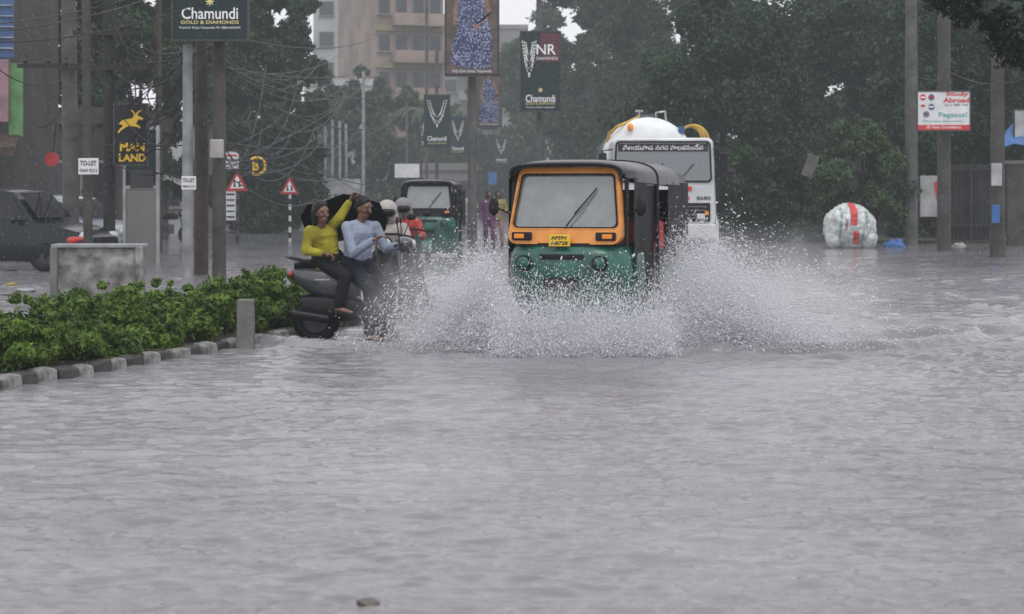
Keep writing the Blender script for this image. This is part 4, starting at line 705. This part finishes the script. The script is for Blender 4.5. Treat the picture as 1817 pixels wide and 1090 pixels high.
# ---------------------------------------------------------------- auto rickshaw
def rr(hb,ht,z0,z1,r,n=5):
    out=[]
    for (cx,cz,a0) in((hb-r,z0+r,-PI/2),(ht-r,z1-r,0),(-(ht-r),z1-r,PI/2),(-(hb-r),z0+r,PI)):
        for k in range(n+1): a=a0+k/n*PI/2; out.append((cx+r*math.cos(a),cz+r*math.sin(a)))
    return out
def make_auto(label,loc,rz,fm,plate=True):
    t=thing('auto_rickshaw',label,'auto rickshaw',loc,rz)
    yz=lambda z:-1.27+max(0,(z-1.0))*.24
    def ring(pts,dy): return [V((x,yz(z)+dy,z)) for x,z in pts]
    O=rr(.570,.510,1.02,1.762,.09); I=rr(.522,.470,1.175,1.70,.05)
    b=MB(); b.loft([ring(O,.14),ring(O,.01),ring([(x*.985,z) for x,z in O],0),ring([(x*1.02,z+(.004 if z>1.4 else -.004)) for x,z in I],0),ring(I,.02),ring(I,.06)],True,False,False); obj('windscreen_frame',b,fm,t,True)
    b=MB(); b.loft([ring(I,.035),ring([(x*1.0,z) for x,z in I],.04)]); ws=obj('windscreen',b,'windscreen',t)
    b=MB(); b.loft([ring(rr(.537,.487,1.160,1.715,.065),-.004),ring(rr(.537,.487,1.160,1.715,.065),.012),ring(rr(.512,.460,1.185,1.690,.05),.012),ring(rr(.512,.460,1.185,1.690,.05),-.004)],True,False,False); obj('rubber_seal',b,'black_rubber',ws)
    b=MB(); p0=V((.02,yz(1.2)-.02,1.19)); p1=V((.28,yz(1.53)-.0,1.53)); b.tube([p0,p0.lerp(p1,.5)+V((0,-.03,0)),p1],[.009,.007,.005],6); b.tube([p0.lerp(p1,.35)+V((-.02,.005,0)),p1+V((.02,.012,.03))],.008,4); obj('wiper',b,'ink_black',t)
    def cr(z,w_,f,yb=-.62,n=20,e=3.2):
        out=[]
        for i in range(n+1):
            a=PI*i/n; c_,s_=math.cos(a),math.sin(a); out.append(V((w_*abs(c_)**(2/e)*(1 if c_>0 else -1),yb-(f+yb)*abs(s_)**(2/e),z)))
        return out
    b=MB(); b.loft([cr(.16,.56,1.20),cr(.34,.61,1.27),cr(.52,.64,1.31),cr(.74,.655,1.34),cr(.92,.64,1.33),cr(1.0,.60,1.28),cr(1.02,.57,1.2)],False,False,False); obj('front_cowl',b,'auto_green',t,True)
    b=MB(); b.loft([cr(1.0,.605,1.285),cr(1.03,.59,1.28)],False,False,False); obj('waist_trim',b,'black_rubber',t,True)
    for q in(-1,1):
        b=MB(); b.disc((q*.38,-1.325,.84),(0,1,0),.074,.07,22); h_=obj('headlight',b,'black_paint',t,True); b=MB(); b.ell((q*.38,-1.36,.84),(.060,.02,.060),None,16,8); obj('headlight_lens',b,'auto_green',h_,True)
        b=MB(); b.box((q*.42,-1.262,1.095),(.20,.04,.080)); h_=obj('indicator_housing',b,'black_paint',t,bevel=.012); b=MB(); b.box((q*.44,-1.29,1.095),(.10,.02,.045)); obj('indicator_lens',b,'lamp_amber',h_,bevel=.008)
    b=MB(); b.box((0,-1.335,.90),(.44,.02,.05)); obj('cowl_trim',b,'black_paint',t,bevel=.01)
    b=MB(); b.box((0,-1.365,.66),(.34,.02,.09)); obj('grille',b,'black_paint',t,bevel=.01)
    if plate:
        pr=MB(); pr.box((-.02,-1.335,1.055),(.215,.012,.112)); p=obj('number_plate',pr,'plate_yellow',t,bevel=.006); text('AP39V',-.02,1.082,.16,.036,-1.343,'ink_black',p,off=.03); text('A8728',-.02,1.032,.17,.036,-1.343,'ink_black',p,off=.03)
        ps=MB(); ps.box((-.02,-1.30,1.055),(.12,.06,.04)); obj('plate_bracket',ps,'black_paint',t)
    b=MB(); b.loft([[V((x,-1.20-.30*math.cos(a_),.24+.30*math.sin(a_))) for x in(-.12,-.09,0,.09,.12)] for a_ in[-.1+.22*k for k in range(12)]],False,False,False); obj('front_mudguard',b,'auto_green',t,True)
    wheel(t,(0,-1.2,.17),(1,0,0),.22,.05); 
    for q in(-1,1): wheel(t,(q*.56,.78,.17),(1,0,0),.22,.055)
    b=MB()
    tub=lambda y,w_,z0,z1:[V((-w_,y,z0+.04)),V((-w_+.04,y,z0)),V((w_-.04,y,z0)),V((w_,y,z0+.04)),V((w_,y,z1)),V((-w_,y,z1))]
    b.loft([tub(-.70,.62,.14,.42),tub(0,.66,.14,.40),tub(.15,.67,.14,.40)]); obj('floor_pan',b,'auto_green',t)
    b=MB(); b.loft([tub(.15,.67,.14,.76),tub(.5,.685,.2,.78),tub(1.0,.68,.25,.78),tub(1.32,.62,.28,.76)]); obj('rear_body',b,'auto_green',t,bevel=.02)
    def arch(y,w_,zt,zl,e=3.4,n=22):
        out=[]
        for i in range(n+1):
            a=PI*i/n; c_,s_=math.cos(a),math.sin(a); out.append(V((w_*abs(c_)**(2/e)*(1 if c_>0 else -1),y,zl+(zt-zl)*abs(s_)**(2/e))))
        return out
    b=MB(); ar=[arch(-1.18,.55,1.79,1.70),arch(-1.12,.585,1.82,1.66),arch(-.85,.635,1.84,1.62),arch(-.5,.655,1.835,1.61),arch(-.15,.67,1.84,1.60),arch(.2,.675,1.838,1.60),arch(.7,.675,1.835,1.60),arch(1.15,.665,1.80,1.58),arch(1.30,.62,1.70,1.5)]
    b.loft(ar,False,False,False); inn=[[p*1.0+V((-.02*(1 if p.x>0 else -1),0,-.02)) for p in r_] for r_ in ar]; b.loft(inn,False,False,False); b.loft([ar[0],inn[0]],False,False,False); cn=obj('canopy',b,'canopy_wet',t,True)
    for i in (4,): b=MB(); b.tube([p+V((0,0,.004)) for p in ar[i]],.010,5,False); obj('canopy_hoop',b,'black_rubber',cn,True)
    b=MB(); b.tube([V((.57,-1.14,1.69))]+[p+V((0,-.015,0)) for p in ar[0]]+[V((-.57,-1.14,1.69))],.018,6); obj('roof_edge',b,'black_rubber',cn,True)
    for q in(-1,1):
        b=MB(); rg=[]
        for z in(1.62,1.2,.72): rg.append([V((q*(.672+.003*math.sin(i*1.1+z*3)),.30+.96*i/12,z)) for i in range(13)])
        b.loft(rg,False,False,False); obj('side_curtain',b,'black_vinyl',t,True)
        for P_ in ([(q*.59,-1.12,1.0),(q*.575,-1.05,1.3),(q*.565,-1.02,1.68)],[(q*.66,-.12,.4),(q*.66,-.14,1.0),(q*.655,-.14,1.66)]): b=MB(); b.tube(P_,.022,8); obj('side_pillar',b,'black_paint',t,True)
        b=MB(); b.tube([(q*.58,-1.05,1.30),(q*.70,-1.14,1.36)],.01,6); b.ell((q*.74,-1.16,1.38),(.055,.02,.09),None,14,10); obj('side_mirror',b,'black_paint',t,True)
        b=MB(); rg=[]
        for z in(1.66,1.3,.62): rg.append([V((q*(.635+.004*math.sin(i*.9+z*2)),-1.0+.84*i/12,z)) for i in range(13)])
        b.loft(rg,False,False,False); obj('door_curtain',b,'black_vinyl',t,True)
    b=MB(); b.box((0,1.29,1.15),(1.22,.04,.8)); obj('rear_curtain',b,'black_vinyl',t)
    b=MB(); b.box((0,-.42,.62),(.5,.34,.12)); b.box((0,-.26,.85),(.45,.07,.4)); obj('driver_seat',b,'black_vinyl',t,bevel=.02)
    b=MB(); b.box((0,.7,.58),(1.1,.45,.16)); b.box((0,.98,.95),(1.1,.1,.6)); obj('passenger_seat',b,'seat_red',t,bevel=.03)
    b=MB(); b.box((0,-1.12,1.06),(1.0,.16,.08)); obj('dashboard',b,'black_paint',t,bevel=.01); b=MB(); b.tube([(-.27,-.83,1.02),(0,-.88,1.05),(.27,-.83,1.02)],.015,8); b.tube([(0,-.88,1.04),(0,-1.0,.4)],.03,8); obj('handlebar',b,'black_rubber',t,True)
    return t
ARZ=-math.radians(17.5); Ra=M.Rotation(ARZ,3,'Z'); FR=Ra@V((0,-1.2,0)); AY=19.05-FR.y; AXc=gx(1003,19.05)-FR.x; AP=V((AXc,AY,0))
make_auto('orange and green auto rickshaw ploughing through the flood, black canopy, facing the camera',AP,ARZ,'auto_orange')
DJ=dict(hip=(0,.0,.76),neck=(0,-.02,1.24),head=(0,-.06,1.37),face=(0,-1,0),shL=(.19,-.02,1.18),shR=(-.19,-.02,1.18),elL=(.28,-.2,1.0),haL=(.24,-.42,1.04),elR=(-.28,-.2,1.0),haR=(-.24,-.42,1.04),knL=(.16,-.4,.62),ftL=(.15,-.5,.46),knR=(-.16,-.4,.62),ftR=(-.15,-.5,.46),toe=(0,-1,0))
person('driver seated inside the orange and green auto rickshaw',DJ,AP+Ra@V((0,-.42,0)),ARZ,top='cloth_grey',bot='cloth_black',vx=.016)
PJ=dict(DJ); PJ.update(elL=(.22,-.1,.98),haL=(.16,-.3,.9),elR=(-.22,-.1,.98),haR=(-.1,-.3,.9))
person('passenger in red seated in the back of the orange and green rickshaw',PJ,AP+Ra@V((.38,.30,.0)),ARZ,top='cloth_red',bot='cloth_black',vx=.016)
d2=46; make_auto('dark green auto rickshaw with black canopy further back, behind the scooter',(gx(768,d2),d2,0),-math.radians(3),'black_vinyl',plate=False)
# ---------------------------------------------------------------- truck
TD=42.5; TX=gx(1178,41.7); t=thing('tanker_truck','white water tanker truck with yellow hoses behind the orange rickshaw','truck',(TX,TD,0),-.02)
def bx(nm,c,sz,m,par=None,bv=.02,lab=None): b=MB(); b.box(c,sz); return obj(nm,b,m,par or t,bevel=bv,label=lab)
def rrY(hb,ht,z0,z1,r,y): return [V((x,y,z)) for x,z in rr(hb,ht,z0,z1,r)]
b=MB(); b.loft([rrY(1.10,1.04,.85,2.66,.12,-.72),rrY(1.14,1.08,.82,2.70,.14,-.6),rrY(1.14,1.10,.82,2.70,.14,.9)]); obj('cab',b,'truck_white',t,True)
b=MB(); b.loft([rrY(1.01,.98,1.78,2.60,.08,-.745),rrY(1.01,.98,1.78,2.60,.08,-.735)]); ws=obj('windscreen',b,'truckglass',t)
b=MB(); b.loft([rrY(1.0,.97,1.79,2.59,.08,-.7225),rrY(1.0,.97,1.79,2.59,.08,-.7215)]); obj('cab_dark_sheet',b,'sign_frame',ws)  # thin dark sheet behind the glass stands in for the shaded cab inside
b=MB(); b.loft([rrY(1.04,1.01,1.75,2.63,.1,-.75),rrY(1.00,.97,1.79,2.59,.07,-.752),rrY(1.00,.97,1.79,2.59,.07,-.725)],True,False,False); obj('windscreen_seal',b,'black_rubber',ws)
b=MB(); b.box((0,-.755,2.49),(1.90,.01,.17)); sb=obj('sun_strip',b,'ink_black',ws); text('విజయవాడ నగర పాలకసంస్థ',0,2.49,1.70,.13,-.764,'ink_white',sb,off=.005)
for x in(-.3,.35): b=MB(); b.tube([(x,-.77,1.78),(x+.3,-.77,2.15)],.012,5); obj('wiper',b,'ink_black',t)
for i,(x,z) in enumerate([(-.62,2.02),(.3,2.05),(.62,2.0)]): b=MB(); b.ell((x,-.730,z+.1),(.09,.004,.11),None,14,8); b.ell((x,-.729,z-.12),(.2,.004,.12),None,14,8); obj('occupant_shape',b,['cloth_grey','cloth_red','cloth_beige'][i],ws)
b=MB(); b.box((0,-.728,1.83),(1.9,.004,.07)); obj('dashboard',b,'ink_black',ws)
text('VACHIN',.35,1.42,.42,.10,-.735,'ink_red',t,'lettering',.02); text('8680',.86,1.42,.30,.08,-.735,'ink_black',t,'lettering',.01)
b=MB(); b.box((.46,-.735,1.62),(.30,.01,.10)); obj('red_badge',b,'ink_red',t)
bx('grille',(0,-.75,1.12),(2.0,.06,.40),'black_paint'); 
for k in range(4): bx('grille_bar',(0,-.79,1.00+k*.08),(1.84,.02,.02),'grey_metal',bv=0)
bx('bumper',(0,-.80,.72),(2.2,.22,.30),'truck_white'); bx('bumper_shade_plate',(0,-.915,.70),(.9,.02,.14),'black_paint')  # black plate on the bumper face stands in for a shaded hollow
for q in(-1,1):
    h_=bx('headlight',(q*.80,-.80,1.03),(.18,.05,.12),'lamp_clear'); bx('indicator_lens',(q*.92,-.81,1.10),(.08,.03,.08),'lamp_amber',h_,.005)
    b=MB(); b.tube([(q*1.08,-.65,2.45),(q*1.28,-.85,2.42),(q*1.28,-.85,1.95),(q*1.1,-.7,1.85)],.018,6); m_=obj('mirror_arm',b,'black_paint',t,True); b=MB(); b.box((q*1.28,-.87,2.2),(.17,.06,.36)); obj('mirror',b,'black_paint',m_,bevel=.03)
    wheel(t,(q*.98,.0,.48),(1,0,0),.50,.13,w_=.2); wheel(t,(q*.95,3.6,.48),(1,0,0),.50,.14,w_=.3)
    b=MB(); b.loft([[V((q*(1.12)+x,.0-.60*math.cos(a_),.48+.60*math.sin(a_))) for x in(-.16,0,.06)] for a_ in[.1+.3*k for k in range(10)]],False,False,False); obj('mudguard',b,'truck_white',t,True)
    bx('side_step',(q*1.1,-.35,.62),(.2,.4,.6),'truck_white')
bx('chassis',(0,2.6,.75),(1.0,5.2,.25),'black_paint'); bx('underbody',(0,-.5,.45),(1.9,.3,.5),'black_paint')
b=MB(); n=28; rg=[]
for y,r_ in((1.0,.25),(1.02,.6),(1.07,.88),(1.17,1.01),(1.3,1.06),(5.3,1.06),(5.45,.85),(5.5,.3)): rg.append([V((-.22+r_*math.cos(2*PI*k/n),y,2.15+r_*math.sin(2*PI*k/n))) for k in range(n)])
b.loft(rg); tk=obj('water_tank',b,'tank_white',t,True)
for y in(1.7,3.2,4.8): b=MB(); b.torus((-.22,y,2.15),(0,1,0),1.07,.02,30,5); obj('tank_band',b,'grey_metal',tk,True)
b=MB(); b.tube([(-.22,2.6,3.1),(-.22,2.6,3.32),(-.22,2.6,3.33)],[.2,.2,.24],16); obj('tank_hatch',b,'grey_metal',tk,True)
b=MB(); b.tube([(.0,2.0,3.05),(.0,2.0,3.34),(.2,2.0,3.37),(.22,2.0,3.15)],.03,8); b.tube([(-.38,2.0,3.05),(-.38,2.0,3.38)],.025,8); b.box((-.38,2.0,3.38),(.18,.05,.05)); obj('tank_valve',b,'steel',tk,True)
for k in range(3): b=MB(); b.torus((.80-.03*k,1.5+.14*k,2.66+.03*k),(.55,1,0),.38-.04*k,.03,26,7); obj('hose_coil',b,'hose_yellow',t,True)
b=MB(); b.tube([(-1.12,1.3,2.55),(-1.08,1.2,2.85),(-.9,1.1,3.0),(-.62,1.3,3.12),(-.4,1.9,3.24)],.035,7); obj('hose_pipe',b,'hose_yellow',t,True)
b=MB(); b.ell((-.62,1.0,2.98),(.07,.07,.09),None,12,8); obj('beacon',b,'lamp_amber',t,True); b=MB(); b.box((.52,1.2,2.92),(.14,.1,.16)); obj('blue_box',b,'shop_blue',t)
# ---------------------------------------------------------------- cars
def make_car(label,loc,rz,m,L=4.3,H=1.62,W=1.76):
    t=thing('parked_car',label,'car',loc,rz); w=W/2
    def ring(x,hw,z0,z1,k=.93): return [V((x,-hw*.92,z0)),V((x,-hw,z0+.18)),V((x,-hw,(z0+z1)/2)),V((x,-hw*k,z1)),V((x,0,z1+.02)),V((x,hw*k,z1)),V((x,hw,(z0+z1)/2)),V((x,hw,z0+.18)),V((x,hw*.92,z0))]
    h=L/2; S=[(-h,w*.8,.42,.85),(-h+.1,w*.93,.3,.98),(-h+.6,w,.24,1.02),(0,w,.22,1.0),(h-1.25,w,.22,.99),(h-.6,w*.97,.24,.90),(h-.15,w*.88,.28,.78),(h,w*.72,.36,.66)]
    b=MB(); b.loft([ring(*s) for s in S]); obj('body',b,m,t,True)
    def gr(x,hb,ht,z0,z1): return [V((x,-hb,z0)),V((x,-ht,z1)),V((x,0,z1+.025)),V((x,ht,z1)),V((x,hb,z0))]
    b=MB(); xs=[(-h+.12,w*.88,w*.80,.96,1.0),(-h+.45,w*.9,w*.74,.96,H-.1),(-h+1.2,w*.92,w*.76,.97,H),(.15,w*.92,w*.76,.96,H-.01),(.55,w*.92,w*.74,.96,H-.06),(h-1.15,w*.9,w*.8,.94,.99)]
    b.loft([gr(*s) for s in xs]); obj('cabin',b,m,t,True)
    for q in(-1,1):
        for (xa,xb,za,zb) in[(-h+.35,-h+1.0,1.02,H-.16),(-h+1.08,-.12,1.02,H-.12),(-.02,.52,1.02,H-.14)]:
            e=.016; f=lambda z:(w*.905-(z-.96)/(H-.96)*w*.15)+e
            xc=xb+(.38 if xb>.4 else 0)
            b=MB(); b.poly([V((xa,q*f(za),za)),V((xc,q*f(za),za)),V((xb,q*f(zb),zb)),V((xa+(.18 if xa<-h+.4 else 0),q*f(zb),zb))]); obj('side_window',b,'carglass',t)
        for xx in(-h+.8,h-.85): wheel(t,(xx,q*(w-.1),.32),(0,1,0),.33,.09,w_=.16)
        b=MB(); b.ell((h-.13,q*w*.66,.70),(.14,.16,.09),None,12,8); obj('headlight',b,'lamp_clear',t,True); b=MB(); b.ell((-h+.06,q*w*.72,.85),(.06,.12,.12),None,10,8); obj('tail_lamp',b,'lamp_red',t,True)
        b=MB(); b.ell((.72,q*(w+.1),1.02),(.07,.1,.07),None,10,8); obj('side_mirror',b,m,t,True)
        for xx in(-.08,-h+1.04): b=MB(); b.box((xx,q*(w+.002),.65),(.012,.01,.62)); obj('door_seam',b,'ink_black',t)
        for xx in(-.35,-h+1.5+.2): b=MB(); b.box((xx,q*(w+.02),.86),(.16,.03,.03)); obj('door_handle',b,'grey_metal',t)
    b=MB(); b.poly([V((.65,-w*.68,H-.07)),V((.65,w*.68,H-.07)),V((h-1.07,w*.76,1.06)),V((h-1.07,-w*.76,1.06))]); obj('windscreen',b,'carglass',t)
    b=MB(); b.box((h-.02,0,.6),(.05,w*.9,.16)); obj('grille',b,'black_paint',t); b=MB(); b.box((h-.0,0,.36),(.14,w*1.5,.14)); obj('bumper',b,m,t,bevel=.03)
    return t
make_car('dark blue grey car parked at the left edge, nearest the picture border',(gx(12,39.5),39.5,-.02),-.28,'car_dark')
make_car('silver car parked behind the dark blue grey car',(gx(95,44),44.5,-.05),-.35,'car_silver',H=1.52)
t=thing('motorcycle','red lamped motorcycle tail partly hidden behind the thin left pole','motorcycle',at(138,430,34)); b=MB(); b.cap((-.12,0,.02),(.04,0,.05),.075,.05); obj('tail_lamp',b,'lamp_red',t,True); b=MB(); b.ell((.1,0,-.08),(.25,.1,.1),None,14,8); obj('tail_body',b,'black_paint',t,True); wheel(t,(.15,0,-.38),(0,1,0),.28,.05)
# ---------------------------------------------------------------- water drops
def drops(name,P,D,r,el,m,label,cat,seed=0):
    n=len(P); rn=np.random.default_rng(seed); D=D/np.maximum(1e-6,np.linalg.norm(D,axis=1))[:,None]
    a=np.cross(D,rn.normal(size=(n,3))); a/=np.linalg.norm(a,axis=1)[:,None]; b_=np.cross(D,a); r=r[:,None]; l=r*el[:,None]
    Vs=np.stack([P+D*l,P-D*l,P+a*r,P-a*r,P+b_*r,P-b_*r],1).reshape(-1,3)
    F=np.array([(0,2,4),(0,4,3),(0,3,5),(0,5,2),(1,4,2),(1,3,4),(1,5,3),(1,2,5)]); F=(F[None]+6*np.arange(n)[:,None,None]).reshape(-1,3)
    o=npmesh(name,Vs,F,m,smooth=True); tag(o,label,cat,kind='stuff'); return o
def plume(n,x0,y0,vx,vy,vz,seed,rmin=.0014,rmed=.0028,tmax=1.0,clump=55,spread=1):
    rn=np.random.default_rng(seed)
    J=rn.integers(0,clump,n); jv=rn.uniform(0,1,(clump,4))
    k=lambda c,j:np.clip(jv[J,j]*.74+rn.random(n)*.26+rn.normal(0,.045,n),0,1.08)
    X0=x0[0]+(x0[1]-x0[0])*rn.random(n); Y0=y0[0]+(y0[1]-y0[0])*rn.random(n)
    VX=vx[0]+(vx[1]-vx[0])*k(0,0); VZ=vz[0]+(vz[1]-vz[0])*k(0,1); VY=vy[0]+(vy[1]-vy[0])*k(0,2)
    VZ=VZ*(1-.38*np.abs(VX-vx[0])/max(.01,abs(vx[1]-vx[0]))*spread)
    T=rn.random(n)**.85*(2*VZ/9.8)*tmax
    P=np.stack([X0+VX*T,Y0+VY*T,VZ*T-4.9*T*T+.01],1); D=np.stack([VX,VY,VZ-9.8*T],1)
    P+=rn.normal(0,.022,P.shape); P[:,2]=np.maximum(P[:,2],.004)
    r=np.clip(rmed*np.exp(rn.normal(0,.5,n)),rmin,.012); return P,D,r
def splash(label,parts,seed):
    P=[];D=[];R=[]
    for i,p in enumerate(parts): a=plume(*p,seed=seed+i); P.append(a[0]);D.append(a[1]);R.append(a[2])
    P=np.concatenate(P);D=np.concatenate(D);R=np.concatenate(R); el=np.random.default_rng(seed).uniform(1,3.2,len(P)); drops('water_splash',P,D,R,el,'drop',label,'splash',seed)
splash('splash plume thrown left of the rickshaw over the scooter front',[(95000,(-.15,.1),(18.7,19.8),(-.1,-1.7),(-.5,.5),(1.6,5.0)),(60000,(-.1,.2),(18.6,19.5),(-.1,-2.6),(-.6,.1),(.8,3.6)),(50000,(-.3,.1),(18.5,19.2),(-.2,-1.2),(-.4,.2),(.2,3.2)),(8000,(-.3,.1),(18.5,19.2),(-.2,-2.6),(-.4,.2),(3.2,5.6))],100)
splash('splash plume thrown wide to the right of the rickshaw',[(120000,(1.35,1.8),(18.9,21.2),(.1,2.6),(-.5,.6),(1.8,5.4)),(110000,(1.2,1.8),(18.7,20.4),(.1,4.0),(-.7,.2),(.9,4.2)),(55000,(1.1,1.6),(18.6,20.0),(.1,1.5),(-.4,.3),(.2,3.6)),(14000,(1.2,1.8),(18.7,20.4),(.1,4.4),(-.7,.2),(3.0,5.9))],200)
splash('bow splash bursting against the front of the rickshaw',[(62000,(-.1,1.45),(18.0,18.55),(-.5,.5),(-.3,.15),(1.0,4.1)),(60000,(-.1,1.35),(17.95,18.5),(-1.0,1.0),(-.5,.1),(.2,2.5)),(10000,(-.2,1.5),(18.1,18.5),(-.4,.4),(-.3,.1),(3.2,4.9))],300)
mm,va,em=emabs('spray_mist',1,(.56,.56,.60)); N=mm.node_tree.nodes; L=mm.node_tree.links  # self-lit mist: emission replaces the daylight that real spray would scatter
tc=N.new('ShaderNodeTexCoord'); ln=N.new('ShaderNodeVectorMath'); ln.operation='LENGTH'; L.new(tc.outputs['Object'],ln.inputs[0])
fa=N.new('ShaderNodeMapRange'); fa.interpolation_type='SMOOTHSTEP'; fa.inputs[1].default_value=.2; fa.inputs[2].default_value=1; fa.inputs[3].default_value=1; fa.inputs[4].default_value=0; L.new(ln.outputs['Value'],fa.inputs[0])
nn=N.new('ShaderNodeTexNoise'); nn.inputs['Scale'].default_value=3; nn.inputs['Detail'].default_value=4; L.new(tc.outputs['Object'],nn.inputs['Vector'])
nr_=N.new('ShaderNodeMapRange'); nr_.inputs[1].default_value=.38; nr_.inputs[2].default_value=.62; nr_.inputs[3].default_value=.1; nr_.inputs[4].default_value=1; L.new(nn.outputs['Fac'],nr_.inputs[0])
mu=N.new('ShaderNodeMath'); mu.operation='MULTIPLY'; L.new(fa.outputs[0],mu.inputs[0]); L.new(nr_.outputs[0],mu.inputs[1]); mu2=N.new('ShaderNodeMath'); mu2.operation='MULTIPLY'; mu2.inputs[1].default_value=1.5; L.new(mu.outputs[0],mu2.inputs[0])
L.new(mu2.outputs[0],va.inputs['Density']); L.new(mu2.outputs[0],em.inputs['Strength'])
for c,rad,lab in [((-.65,19.2,.35),(1.05,.7,.88),'pale spray mist hanging left of the rickshaw'),((2.5,20.0,.35),(1.95,.9,1.0),'pale spray mist spreading right of the rickshaw'),((.65,18.25,.15),(1.3,.45,.68),'pale spray mist before the rickshaw bow')]:
    b=MB(); b.ell((0,0,0),1,None,20,14); o=obj('spray_mist',b,mm); o.location=c; o.scale=rad; tag(o,lab,'mist',kind='stuff')
rn=np.random.default_rng(9); n=24000; th=rn.uniform(PI*1.03,PI*1.97,n); P=np.stack([1.0+4.0*np.cos(th),21.6+3.15*np.sin(th),np.abs(rn.normal(0,.014,n))+.04],1)+rn.normal(0,.035,(n,3))*np.array([1,1,.2])
drops('water_foam',P,rn.normal(size=(n,3)),np.clip(.0023*np.exp(rn.normal(0,.4,n)),.001,.006),np.ones(n),'drop','foam line along the curved wake in front of the splash','foam',9)
n=15000; y=6+44*rn.random(n)**.6; P=np.stack([(rn.random(n)*2-1)*y*.29,y,rn.random(n)*(1.6+y*.1)],1); D=np.stack([rn.normal(.06,.03,n),rn.normal(0,.03,n),-np.ones(n)],1)
drops('rain',P,D,np.full(n,.0005)*(.6+y/20),rn.uniform(9,24,n),'rain','fine rain falling over the whole street','rain',4)
n=900; y=1/(rn.uniform(1/45,1/7,n)); P=np.stack([(rn.random(n)*2-1)*y*.27,y,np.full(n,.004)+rn.random(n)*.010],1); drops('raindrop_splashes',P,np.tile([0,0,1.0],(n,1)),np.clip(.0007+y*.00008,0,.004),rn.uniform(1,2.5,n),'rain','tiny raindrop splashes dotting the water','rain',5)
print('objects',len(bpy.data.objects))
